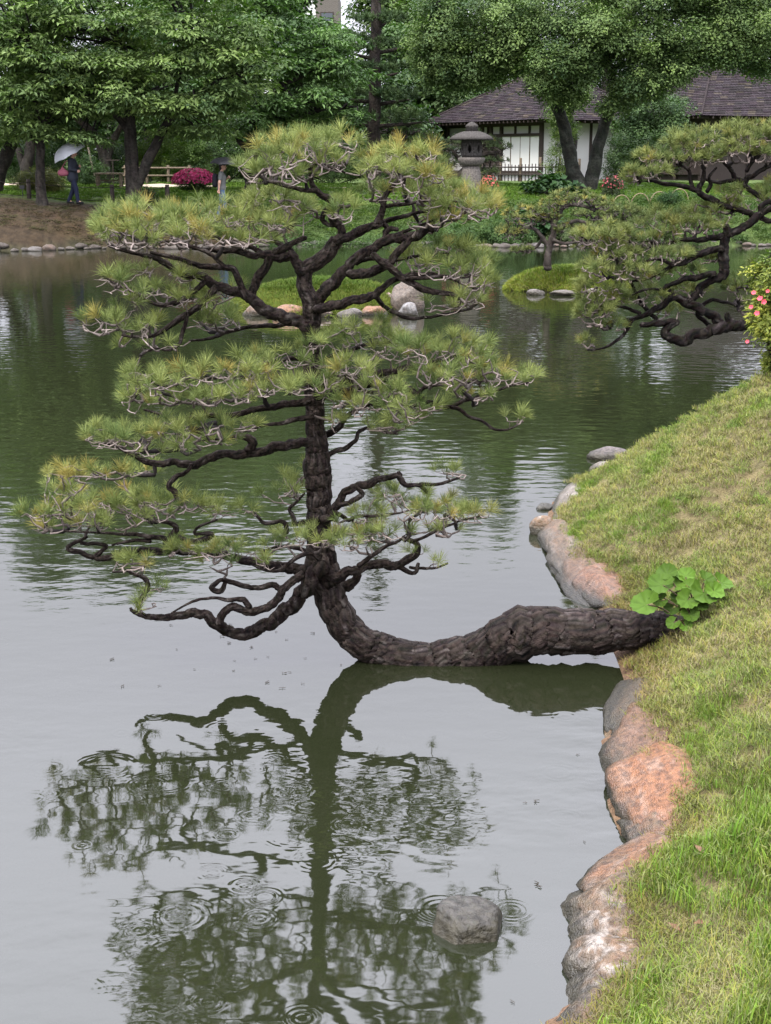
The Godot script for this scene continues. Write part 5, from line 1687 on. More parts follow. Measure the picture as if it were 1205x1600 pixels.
func build_people():
	rng.seed = 63
	var a1 := ground_at(116, 318, 45.0)
	person("person in a dark jacket and jeans walking right under a clear umbrella", a1, -0.15,
		[[Vector3(0, 0.86, 0.09), Vector3(0.12, 0.47, 0.09), Vector3(0.17, 0.09, 0.09), Vector3(0.31, 0.04, 0.09)], [Vector3(0, 0.86, -0.09), Vector3(-0.03, 0.46, -0.09), Vector3(-0.20, 0.10, -0.09), Vector3(-0.07, 0.04, -0.09)]],
		[[Vector3(0, 1.32, 0.18), Vector3(0.02, 1.06, 0.24), Vector3(0.20, 1.02, 0.16)], [Vector3(0, 1.32, -0.18), Vector3(0.04, 1.06, -0.22), Vector3(0.19, 1.14, -0.10)]], Color(0.035, 0.038, 0.05), Color(0.02, 0.025, 0.045), true, true)
	umbrella("clear plastic umbrella tilted back over the walker on the left", a1 + Vector3(-0.20, 1.80, 0.05), Vector3(-0.5, 1.0, 0.2), 0.58, 0.34, M.vinyl, 0.78)
	var bag := thing("shoulder_bag", "pinkish bag hanging behind the walker with the clear umbrella", "bag", a1 + Vector3(-0.26, 0.98, 0.16))
	obj("pouch", skin_mesh([[[[Vector3(-0.07, -0.03, 0), Vector3(0.07, -0.03, 0), 0.10, 0.10], [Vector3(0, 0.05, 0), Vector3(0, 0.08, 0), 0.09, 0.06]], 0.02, 0.03]], Color(0.30, 0.10, 0.13)), M.cloth, bag)
	var st := Soup.new()
	st.tube(PackedVector3Array([Vector3(-0.05, 0.1, 0), Vector3(0.10, 0.30, 0.04), Vector3(0.26, 0.40, 0.03)]), PackedFloat32Array([0.012, 0.012, 0.012]), 6, Color(0.30, 0.10, 0.13))
	obj("strap", st.mesh(), M.cloth, bag)
	var a2 := ground_at(347, 318, 44.7)
	person("person in a grey shirt and blue jeans under a black umbrella by the pink azalea", a2, 0.1,
		[[Vector3(0, 0.86, 0.09), Vector3(0.08, 0.47, 0.09), Vector3(0.08, 0.09, 0.09), Vector3(0.22, 0.04, 0.09)], [Vector3(0, 0.86, -0.09), Vector3(0.0, 0.46, -0.09), Vector3(-0.12, 0.10, -0.09), Vector3(0.0, 0.04, -0.09)]],
		[[Vector3(0, 1.32, 0.18), Vector3(-0.06, 1.06, 0.24), Vector3(-0.08, 0.84, 0.22)], [Vector3(0, 1.32, -0.18), Vector3(0.06, 1.08, -0.22), Vector3(0.20, 1.20, -0.10)]], Color(0.10, 0.105, 0.10), Color(0.07, 0.11, 0.19), false, false)
	umbrella("black umbrella held level over the person by the pink azalea", a2 + Vector3(0.16, 1.82, 0.0), Vector3(0.04, 1.0, 0.05), 0.52, 0.20, M.black_metal, 0.66)
	var bp := thing("backpack", "black backpack worn by the person under the black umbrella", "backpack", a2 + Vector3(-0.19, 1.13, 0))
	obj("sack", skin_mesh([[[[Vector3(0, -0.13, -0.06), Vector3(0, 0.13, -0.06), 0.09, 0.08], [Vector3(0, -0.13, 0.06), Vector3(0, 0.13, 0.06), 0.09, 0.08]], 0.02, 0.03]], Color(0.018, 0.018, 0.02)), M.cloth, bp)

# ==================================================================== pines
func tuft_mesh(count: int, long: float, wide: float, spread: float) -> ArrayMesh:      # one brush of needles round its shoot, +y
	var v := PackedVector3Array()
	var c := PackedColorArray()
	var idx := PackedInt32Array()
	for k in count:
		var a := rf(0, TAU)
		var t := spread * sqrt(rf(0.02, 1.0))
		var d := Vector3(sin(t) * cos(a), cos(t), sin(t) * sin(a))
		var base := Vector3(cos(a) * 0.003, rf(0.0, 0.42) * long, sin(a) * 0.003)
		var l := long * rf(0.7, 1.1)
		var w := d.cross(rdir()).normalized() * wide * rf(0.7, 1.2)
		var bow := d.cross(rdir()) * l * rf(0.02, 0.11)
		var mid := base + d * l * 0.5 + bow
		var tip := base + d * l + Vector3.DOWN * l * 0.10 * sin(t)
		var n := v.size()
		v.append_array(PackedVector3Array([base - w * 0.4, base + w * 0.4, mid - w * 0.5, mid + w * 0.5, tip]))
		var q := rf(0.72, 1.25)
		var col := Color(q, q, q)
		if rng.randf() < 0.16: col = Color(1.45 * q, 1.2 * q, 0.9 * q)
		for e in 5: c.append(col)
		idx.append_array(PackedInt32Array([n, n + 2, n + 1, n + 1, n + 2, n + 3, n + 2, n + 4, n + 3]))
	return arrays(v, idx, null, c)

class Grow:                                                          # a tree's skeleton nodes, for twigs to start from
	var pos := PackedVector3Array()
	var par := PackedInt32Array()
	var count := PackedInt32Array()
	var main := 0

func pine_pads(tree_node: Node3D, g: Grow, pads: Array, d: float, tufts: Array, spacing: float, thick: float, dark: Color, light: Color, ochre: Color, twig_r: float, group_name: String, twig_col: Color, deepest := 0.0):
	# pads: [u, v, ru, rv, dd, yellow] in photo pixels and metres; every tuft gets a twig that grows from the nearest wood
	var tips := []
	for e in pads:
		var dd: float = d + e[4]
		var m := mpp(e[1], dd)
		var deep: float = maxf(e[2] * m * thick, deepest * sqrt(clampf(e[2] / 45.0, 0.15, 1.3)))
		var full := int(PI * e[2] * e[3] / (spacing * spacing)) + 1
		for k in full + int(full * 1.3):
			var q := Vector2.from_angle(rf(0, TAU)) * sqrt(rng.randf())
			var bare := k >= full                                 # leafless twigs fill the underside
			if bare: q.y = absf(q.y) * 1.15 - 0.1
			elif q.y > 0.35: q.y -= 0.55
			var far := clampf(rf(-1, 1) * 0.7 - q.y * 0.5, -1, 1) * sqrt(maxf(0.0, 1.0 - q.x * q.x * 0.8))
			var p := P(e[0] + q.x * e[2], e[1] + q.y * e[3], dd + far * deep)
			var out := Vector3(q.x * e[2] * m, 0, -far * deep).normalized() * sqrt(q.length())
			tips.append([p, out, e[5], 0.0, bare])
	var first := g.pos.size()
	for t in tips:
		var best := 1e9
		for k in g.main:
			best = minf(best, g.pos[k].distance_squared_to(t[0]))
		t[3] = best
	tips.sort_custom(func(a, b): return a[3] < b[3])
	var xs := []
	var cs := []
	for k in tufts.size():
		var e: Array[Transform3D] = []
		xs.append(e)
		cs.append(PackedColorArray())
	var segs := []
	for t in tips:
		var p: Vector3 = t[0]
		var out: Vector3 = t[1]
		var best := 1e9
		var at := 0
		for kk in g.main + g.pos.size() - first:
			var k := kk if kk < g.main else kk - g.main + first
			var w := g.pos[k]
			var c := w.distance_to(p)
			if c >= best: continue
			c += 0.5 * maxf(0.0, w.y - p.y + 0.03) + 0.25 * maxf(0.0, (w - p).dot(out))
			if c < best:
				best = c
				at = k
		var a := g.pos[at]
		var len := a.distance_to(p)
		var n := maxi(2, int(len / 0.045))
		var prev := at
		var dip := Vector3.DOWN * len * 0.16
		var bend := rdir() * len * 0.11
		for k in range(1, n + 1):
			var f := float(k) / n
			var q := a.lerp(p, f) + (dip * 2.2 * f * (1 - f)) + bend * sin(f * PI) + rdir() * len * 0.022 * (1.0 if k < n else 0.0)
			g.pos.append(q)
			g.par.append(prev)
			g.count.append(0)
			prev = g.pos.size() - 1
		segs.append([at, prev])
		var q := prev
		while q >= g.main:
			g.count[q] += 1
			q = g.par[q]
		if t[4]: continue
		var axis := (Vector3.UP * 0.95 + out * 0.75 + rdir() * 0.38 + (p - g.pos[g.par[prev]]).normalized() * 0.3).normalized()
		var w := rng.randi() % tufts.size()
		xs[w].append(Transform3D(facing(axis, rf(0, TAU)).scaled(Vector3.ONE * rf(0.60, 1.06)), p - tree_node.position))
		var col := dark.lerp(light, clampf(rf(0.0, 1.0) * 0.75 + 0.35 * lump.get_noise_3dv(p * 3.0) + 0.1, 0, 1))
		if rng.randf() < t[2] * 1.0: col = col.lerp(ochre, rf(0.2, 0.75))
		cs[w].append(col)
	var sp2 := Soup.new()
	for s in segs:                                                    # draw each twig from its start to its tip
		var pts := PackedVector3Array()
		var rr := PackedFloat32Array()
		var k: int = s[1]
		while k != s[0]:
			pts.append(g.pos[k] - tree_node.position)
			rr.append(twig_r * pow(maxf(1, g.count[k]), 0.40))
			k = g.par[k]
		pts.append(g.pos[s[0]] - tree_node.position)
		rr.append(rr[rr.size() - 1])
		rr[0] *= 0.55
		var tone := rf(0.65, 1.2)
		var wood := clampf((rr[rr.size() - 1] - twig_r * 1.6) / (twig_r * 2.4), 0, 1)
		sp2.tube(pts, rr, 5, (twig_col * tone).lerp(Color(0.022, 0.018, 0.016), wood), false)
	obj("twigs", sp2.mesh(), M.twig, tree_node).set_meta("kind", "stuff")
	for k in tufts.size():
		if xs[k].size() > 0: scatter("needles", tufts[k], M.needle, xs[k], cs[k], tree_node)

func wood_limb(parent: Node3D, g: Grow, spec: String, d: float, called: String, sides: int, step: float, plate: float, depth: float, m: String, wob: float, dark: Color, light: Color, thin := 1.0):
	var a := path3(spec, d)
	for k in a[1].size(): a[1][k] *= thin
	var cv := curve(a[0], a[1], step, wob)
	obj(called, bark_tube(cv[0], cv[1], sides, plate, depth, dark, light, parent.position), M[m], parent)
	var every := maxi(1, int(0.05 / step))
	for k in range(0, cv[0].size(), every):
		g.pos.append(cv[0][k])
		g.par.append(-1)
		g.count.append(0)

func build_main_pine():
	rng.seed = 77
	var d := 6.85
	var t := thing("pine_tree", "old pine grown low over the pond on a bent trunk with layered needle tiers", "tree", P(1040, 985, d))
	var g := Grow.new()
	var bd := Color(0.006, 0.005, 0.0045)
	var bl := Color(0.047, 0.036, 0.031)
	wood_limb(t, g, "1085 994 26 0.02; 1045 986 30; 1000 984 30; 960 985 33; 930 987 35; 900 988 36; 870 986 37; 842 984 39; 814 990 40; 787 1001 38; 760 1014 34; 732 1023 32; 700 1029 30; 655 1031 29; 616 1025 28; 584 1012 27; 560 999 26; 542 982 26; 527 958 25; 516 930 25; 508 905 26; 503 880 25; 500 850 21; 498 815 19; 499 780 19; 497 750 21; 495 730 23; 496 710 20; 494 680 16; 492 645 15; 490 610 14; 487 575 14; 485 540 13; 486 505 15; 487 480 15; 479 455 13; 474 432 12; 482 418 12; 497 410 12; 514 394 12; 526 374 11", d, "trunk", 56, 0.011, 0.034, 0.070, "bark", 0.25, bd, bl, 0.97)
	var limbs := [
		# top
		"526 376 10 0; 545 368 9; 560 361 9; 578 354 8; 598 348 7", "590 352 8 0; 596 338 7; 598 322 6; 604 304 5; 615 290 4; 630 276 3; 650 262 2",
		"528 378 9 0; 536 365 8; 530 350 8; 521 340 9; 524 328 9; 519 316 8; 506 307 7; 494 298 6; 488 282 5; 484 264 4; 476 250 3; 464 240 2", "494 298 5 -0.05; 470 296 4; 445 290 4; 420 284 3; 385 286 2",
		"484 268 4 0.05; 495 256 3; 520 262 3; 540 270 2", "519 318 5 0.02; 508 330 5; 503 342 5; 512 350 4; 522 352 4",
		"598 346 6 0.02; 606 355 5; 600 362 4; 612 368 4; 650 355 3; 690 338 2", "596 346 5 0.1; 630 338 4; 665 330 3; 705 322 2", "600 322 4 0; 640 318 3; 690 312 2; 730 318 2",
		# right
		"493 470 13 0; 506 453 12; 520 440 12; 540 420 11; 550 406 10; 566 397 10; 582 391 9; 598 376 9; 614 373 9; 634 372 10; 654 366 9; 668 359 8; 678 360 6", "598 378 6 0; 602 364 5; 612 356 5; 622 358 4", "544 430 9 -0.05; 560 430 10; 578 425 9; 598 416 8; 618 402 8; 632 386 7; 644 372 6",
		"583 396 6 -0.1; 596 410 7; 614 422 7; 634 436 7; 655 450 7; 678 457 6; 700 460 5; 718 464 3", "634 436 4 -0.12; 660 434 4; 690 432 3; 720 434 2; 740 430 2", "494 484 10 -0.02; 512 478 10; 540 473 9; 566 468 9; 588 462 8; 598 450 7; 612 438 6; 640 430 5; 672 428 4; 705 436 3; 745 452 2",
		"588 464 5 0.15; 600 478 4; 618 488 4; 640 498 4; 666 496 3; 700 490 3; 738 482 2", "556 412 5 0.2; 580 404 4; 610 408 4; 650 400 3; 700 395 2",
		# left
		"488 512 13 -0.02; 472 506 13; 450 499 13; 430 491 12; 412 481 12; 394 470 11; 376 460 11; 358 453 10; 340 448 9; 326 438 9; 312 430 8; 292 430 7; 276 424 6; 262 412 6; 240 402 5; 215 396 4; 180 388 3", "384 464 8 -0.1; 376 446 7; 371 430 6; 362 420 6; 345 417 6; 325 418 6; 305 414 5; 285 406 5; 262 400 4; 235 394 3", "338 450 7 -0.1; 324 465 7; 308 480 6; 294 489 6; 276 500 6; 258 515 5; 240 524 4; 218 527 3; 190 524 2",
		"318 440 6 -0.06; 305 455 5; 290 465 5; 268 474 5; 246 476 4; 224 466 3; 204 454 3; 182 444 2; 160 430 2", "293 488 4 -0.12; 290 505 4; 284 522 4; 280 538 3; 262 547 3; 240 545 2; 218 556 2", "388 466 9 0; 396 448 9; 404 432 9; 416 414 9; 428 398 8; 444 388 7; 460 380 6; 478 372 5",
		"474 424 11 0; 464 408 10; 458 398 9; 446 402 9; 430 402 9; 412 398 8; 396 398 7; 378 394 7; 355 392 6; 330 391 5; 300 388 3", "420 400 5 0.1; 396 388 5; 370 380 4; 330 372 3; 290 366 2; 240 360 2", "470 414 6 0.1; 455 392 5; 430 378 5; 405 366 4; 370 356 3; 330 345 2", "488 500 6 0.1; 460 504 5; 428 508 5; 395 510 4; 360 517 4; 328 529 3; 296 533 2", "357 420 4 -0.2; 320 392 4; 280 380 3; 230 372 2; 190 366 2",
		# middle left
		"490 688 9 0; 470 692 9; 448 696 10; 425 701 10; 402 707 9; 380 710 9; 352 709 8; 332 713 8; 312 722 8; 294 727 8; 276 722 7; 258 724 7; 236 724 6; 222 718 5; 205 708 4; 180 698 3; 160 690 2", "386 704 8 -0.02; 392 692 10; 388 684 8; 375 682 4; 350 684 3; 320 688 2; 290 690 2", "300 726 4 -0.05; 290 738 4; 276 746 5; 264 758 5; 272 768 6; 276 778 4", "486 626 8 -0.02; 462 630 7; 434 633 7; 406 638 6; 380 645 6; 352 649 6; 326 650 5; 300 654 5; 276 655 4; 255 648 3; 225 640 2",
		"487 604 8 0.03; 465 600 6; 440 596 5; 410 592 4; 370 590 3; 320 592 2", "490 650 6 -0.1; 462 656 5; 440 662 4; 415 664 3; 390 672 2",
		# middle right
		"490 600 11 -0.02; 510 598 11; 532 594 10; 556 592 9; 582 588 8; 606 582 7; 626 578 5; 650 572 4; 690 562 2", "494 618 9 -0.1; 516 618 9; 538 612 9; 560 606 8; 584 597 8; 606 592 7; 630 600 6; 646 612 5; 664 626 5; 684 634 5; 702 636 4; 722 628 4; 742 622 3; 770 612 3; 800 602 2; 826 598 2", "652 618 4 -0.15; 664 606 4; 684 602 3; 712 600 2; 750 596 2", "704 635 4 -0.12; 718 640 4; 732 650 3; 752 658 3; 772 670 3; 792 672 2; 808 664 2", "600 584 4 0.15; 640 570 4; 680 566 3; 722 554 3; 745 562 2; 775 572 2",
		"494 684 7 0.12; 512 680 7; 528 668 6; 540 652 5; 560 640 4; 590 630 3; 620 640 2", "496 716 5 0.02; 516 708 5; 540 700 5; 556 688 4; 562 674 4; 580 668 3; 604 676 2; 622 678 2", "510 560 5 0.12; 530 552 5; 552 545 4; 580 538 4; 610 534 3; 640 540 2", "486 560 6 0.1; 460 560 5; 430 565 4; 395 574 3; 360 582 2",
		# low right
		"505 812 9 -0.04; 516 806 9; 526 790 8; 538 772 8; 556 760 8; 576 756 8; 592 748 7; 606 746 6; 620 744 6; 626 750 6; 632 757 5; 648 758 4; 660 762 4; 668 770 3", "626 744 5 -0.04; 622 738 5", "656 757 4 0; 680 757 3; 700 752 3; 718 746 2", "528 788 5 -0.08; 548 784 5; 562 777 5; 566 770 5; 558 762 4", "522 800 5 -0.06; 536 806 4; 544 813 4; 560 806 3; 590 806 3; 630 800 2", "502 884 13 -0.06; 520 898 12; 542 894 10; 564 890 9; 586 881 9; 606 884 9; 622 882 8; 638 874 8; 650 864 7; 652 852 6; 642 844 5; 628 842 4", "622 884 6 -0.06; 632 890 5; 644 896 4; 651 892 4; 654 880 3", "640 886 3 -0.06; 662 888 3; 684 886 2; 700 880 2",
		"512 900 13 0.05; 528 908 12; 542 914 10; 552 908 9; 560 898 8", "640 846 4 -0.1; 660 840 3; 690 826 3; 720 814 2; 750 806 2", "560 884 5 -0.15; 590 862 4; 620 846 3; 650 832 2",
		# low left
		"506 882 16 -0.10; 494 894 16; 482 912 15.5; 468 936 15; 452 955 14.5; 428 971 13; 402 984 12; 376 990 12; 354 987 11; 338 975 11; 326 963 9; 308 957 9; 284 962 8; 258 965 7; 232 964 6; 210 957 4; 204 950 3", "342 976 8 -0.2; 350 956 8; 362 950 8; 382 955 8; 410 954 8; 426 944 8; 438 934 8; 444 920 8; 458 908 8; 474 898 9", "390 950 6 -0.2; 384 940 6; 372 936 5; 356 938 4; 334 934 3; 308 938 3; 286 948 2; 268 958 2", "448 918 6 -0.12; 436 920 6; 424 914 6; 404 917 5; 380 915 5; 362 910 5; 344 906 4; 330 918 6; 344 926 6; 352 910 4", "498 890 12 0.05; 478 889 12; 450 887 11; 424 886 10; 400 880 9; 370 872 8; 340 866 7; 300 863 7; 262 862 7; 230 861 7; 202 861 6; 182 866 6; 166 871 6; 148 872 5; 158 862 4; 166 852 4; 150 850 4; 126 848 4",
		"146 872 5 0.05; 126 864 5; 106 858 5; 110 852 4; 122 846 4; 136 838 3", "260 862 8 0; 262 850 8; 270 838 7; 276 826 6; 262 816 4; 240 812 3", "268 846 6 0; 245 840 5; 215 836 4; 180 834 3; 140 832 2; 100 830 2", "276 838 5 0; 300 846 5; 318 842 5; 332 836 5; 322 832 4; 304 834 3; 312 822 3; 340 812 2", "226 964 4 -0.2; 216 948 4; 226 930 5; 232 916 5; 226 904 5; 212 898 4; 198 892 3; 176 894 2", "236 846 4 0; 205 845 3; 175 852 2",
		"490 818 6 0.05; 474 816 5; 462 818 5; 457 806 4; 452 796 4; 464 784 3; 476 770 2", "448 834 5 0; 448 820 5; 438 815 4; 414 818 4; 404 808 3; 396 800 2", "500 872 8 -0.12; 484 864 5; 458 874 4; 440 890 4; 424 892 3; 400 886 2", "490 870 6 0.1; 470 858 4; 440 854 3; 410 862 2"]
	for s in limbs:
		wood_limb(t, g, s, d, "branch", 16, 0.015, 0.022, 0.20, "limb", 0.75, Color(0.004, 0.0035, 0.003), Color(0.042, 0.033, 0.029), 0.80)
	g.main = g.pos.size()
	var tufts := []
	for k in 8: tufts.append(tuft_mesh(80, rf(0.070, 0.090), 0.0017, rf(0.9, 1.3)))
	var dk := Color(0.082, 0.122, 0.038)
	var lt := Color(0.235, 0.268, 0.085)
	var oc := Color(0.30, 0.225, 0.06)
	var groups := [
		[[450, 240, 62, 26, 0, 0.1], [404, 264, 32, 24, -0.05, 0.05], [488, 222, 45, 14, 0, 0.1], [540, 225, 25, 15, 0.1, 0.1], [450, 275, 50, 14, -0.1, 0.1], [520, 255, 25, 18, 0, 0.1]],
		[[640, 243, 52, 20, 0, 0.65], [600, 265, 40, 28, 0, 0.15], [655, 272, 42, 26, -0.05, 0.25], [740, 324, 38, 24, 0, 0.65], [702, 316, 48, 32, 0, 0.2], [655, 298, 44, 28, 0.1, 0.1], [770, 318, 14, 12, 0, 0.4], [680, 345, 45, 20, 0.1, 0.05], [590, 300, 25, 20, 0.1, 0.1]],
		[[240, 352, 80, 36, -0.1, 0.22], [325, 342, 74, 28, 0.05, 0.25], [182, 362, 34, 26, -0.05, 0.25], [415, 345, 52, 30, 0.1, 0.05], [430, 312, 48, 18, 0.05, 0.05], [532, 332, 26, 18, -0.25, 0.02], [300, 372, 70, 18, -0.2, 0.15], [210, 378, 45, 14, -0.1, 0.2], [470, 330, 30, 20, 0.15, 0.05], [380, 375, 45, 14, -0.15, 0.05], [190, 340, 25, 14, 0, 0.3], [160, 372, 14, 16, 0, 0.3]],
		[[700, 412, 66, 24, 0.1, 0.03], [742, 424, 34, 32, 0, 0.05], [645, 405, 36, 18, 0.15, 0.02], [735, 468, 34, 17, 0, 0.05], [690, 478, 36, 13, 0.1, 0.03], [760, 445, 18, 20, 0, 0.05], [705, 385, 30, 12, 0.15, 0.1]],
		[[172, 438, 28, 18, -0.1, 0.05], [158, 505, 38, 18, -0.15, 0.3], [218, 512, 38, 18, -0.1, 0.05], [236, 455, 42, 12, -0.05, 0.05], [300, 468, 48, 22, 0.1, 0.02], [338, 500, 44, 20, 0.2, 0.02], [245, 540, 36, 9, -0.05, 0.02], [200, 478, 22, 10, 0, 0.05], [225, 425, 20, 10, 0, 0.05], [290, 430, 28, 12, 0.05, 0.05], [190, 540, 14, 7, 0, 0.05], [350, 455, 30, 14, 0.25, 0.02]],
		[[440, 562, 58, 18, 0, 0.05], [376, 578, 56, 20, -0.2, 0.12], [318, 590, 58, 16, -0.35, 0.12], [240, 600, 46, 18, -0.45, 0.2], [214, 628, 26, 17, -0.5, 0.1], [298, 624, 55, 14, -0.4, 0.12], [500, 540, 28, 14, -0.1, 0.05], [585, 536, 55, 17, 0.1, 0.02], [538, 570, 45, 20, 0, 0.08], [480, 602, 55, 17, -0.15, 0.1], [418, 608, 55, 14, -0.25, 0.1], [220, 582, 24, 10, -0.4, 0.35], [360, 622, 45, 12, -0.4, 0.05], [560, 512, 40, 12, 0.15, 0.03]],
		[[640, 548, 56, 23, 0, 0.05], [718, 550, 54, 28, -0.05, 0.1], [770, 588, 42, 22, -0.1, 0.15], [816, 594, 24, 11, -0.1, 0.15], [700, 588, 55, 24, -0.15, 0.25], [600, 608, 48, 20, -0.2, 0.08], [650, 636, 46, 14, -0.25, 0.03], [740, 618, 36, 14, -0.15, 0.2], [800, 656, 24, 8, -0.15, 0.02], [560, 638, 45, 13, -0.15, 0.04], [590, 668, 44, 11, 0, 0.02], [524, 658, 16, 16, -0.15, 0.05], [640, 655, 30, 9, -0.2, 0.02], [755, 575, 30, 14, 0, 0.2], [560, 580, 40, 14, -0.2, 0.1], [530, 628, 28, 14, -0.25, 0.05]],
		[[150, 684, 24, 17, -0.5, 0.1], [200, 688, 44, 18, -0.5, 0.05], [258, 676, 44, 18, -0.45, 0.1], [320, 668, 44, 13, -0.4, 0.05], [228, 708, 26, 8, -0.5, 0.03], [335, 690, 36, 8, -0.4, 0.02], [380, 668, 28, 9, -0.3, 0.05], [290, 700, 30, 7, -0.45, 0.02]],
		[[112, 742, 42, 19, 0.05, 0.8], [60, 802, 32, 18, 0, 0.55], [130, 796, 62, 24, 0, 0.35], [200, 786, 54, 19, 0.05, 0.12], [260, 786, 54, 19, 0, 0.05], [310, 788, 34, 15, 0, 0.03], [350, 800, 26, 10, 0, 0.03], [172, 742, 42, 10, 0.1, 0.2], [216, 738, 36, 9, 0.1, 0.08], [95, 770, 30, 16, 0.05, 0.55], [80, 825, 34, 9, -0.05, 0.35], [165, 820, 50, 10, -0.1, 0.15], [235, 808, 40, 10, -0.05, 0.05]],
		[[388, 798, 20, 9, 0, 0.02], [430, 772, 26, 7, 0.05, 0.02], [464, 766, 14, 14, 0.05, 0.02], [452, 748, 20, 8, 0.1, 0.02], [478, 740, 10, 16, 0.15, 0.02]],
		[[320, 862, 56, 15, -0.05, 0.08], [282, 860, 30, 14, -0.05, 0.05], [370, 860, 44, 14, -0.05, 0.05], [430, 852, 18, 12, -0.1, 0.02], [500, 842, 44, 15, -0.2, 0.12], [540, 848, 38, 14, -0.2, 0.12], [420, 880, 24, 8, -0.15, 0.03], [455, 838, 22, 10, -0.1, 0.05], [345, 880, 30, 7, -0.1, 0.03]],
		[[706, 738, 28, 10, 0, 0.02], [608, 768, 34, 9, 0.05, 0.03], [640, 800, 44, 15, -0.05, 0.1], [682, 798, 52, 24, -0.05, 0.2], [732, 804, 38, 16, 0, 0.08], [580, 810, 34, 15, -0.1, 0.05], [600, 834, 44, 15, -0.15, 0.08], [690, 832, 34, 10, -0.1, 0.15], [560, 836, 24, 11, -0.15, 0.06], [652, 864, 12, 9, -0.1, 0.02], [682, 880, 12, 6, -0.06, 0.02], [640, 780, 36, 10, 0, 0.05], [530, 818, 14, 10, -0.05, 0.03]],
		[[212, 880, 28, 13, -0.2, 0.03], [182, 884, 14, 7, -0.2, 0.02], [228, 940, 20, 14, -0.2, 0.02], [252, 918, 10, 9, -0.2, 0.02], [214, 952, 10, 8, -0.2, 0.02]]]
	for e in groups:
		pine_pads(t, g, e, d, tufts, 12.3, 0.95, dk, lt, oc, 0.0024, "", Color(0.215, 0.178, 0.158), 0.46)

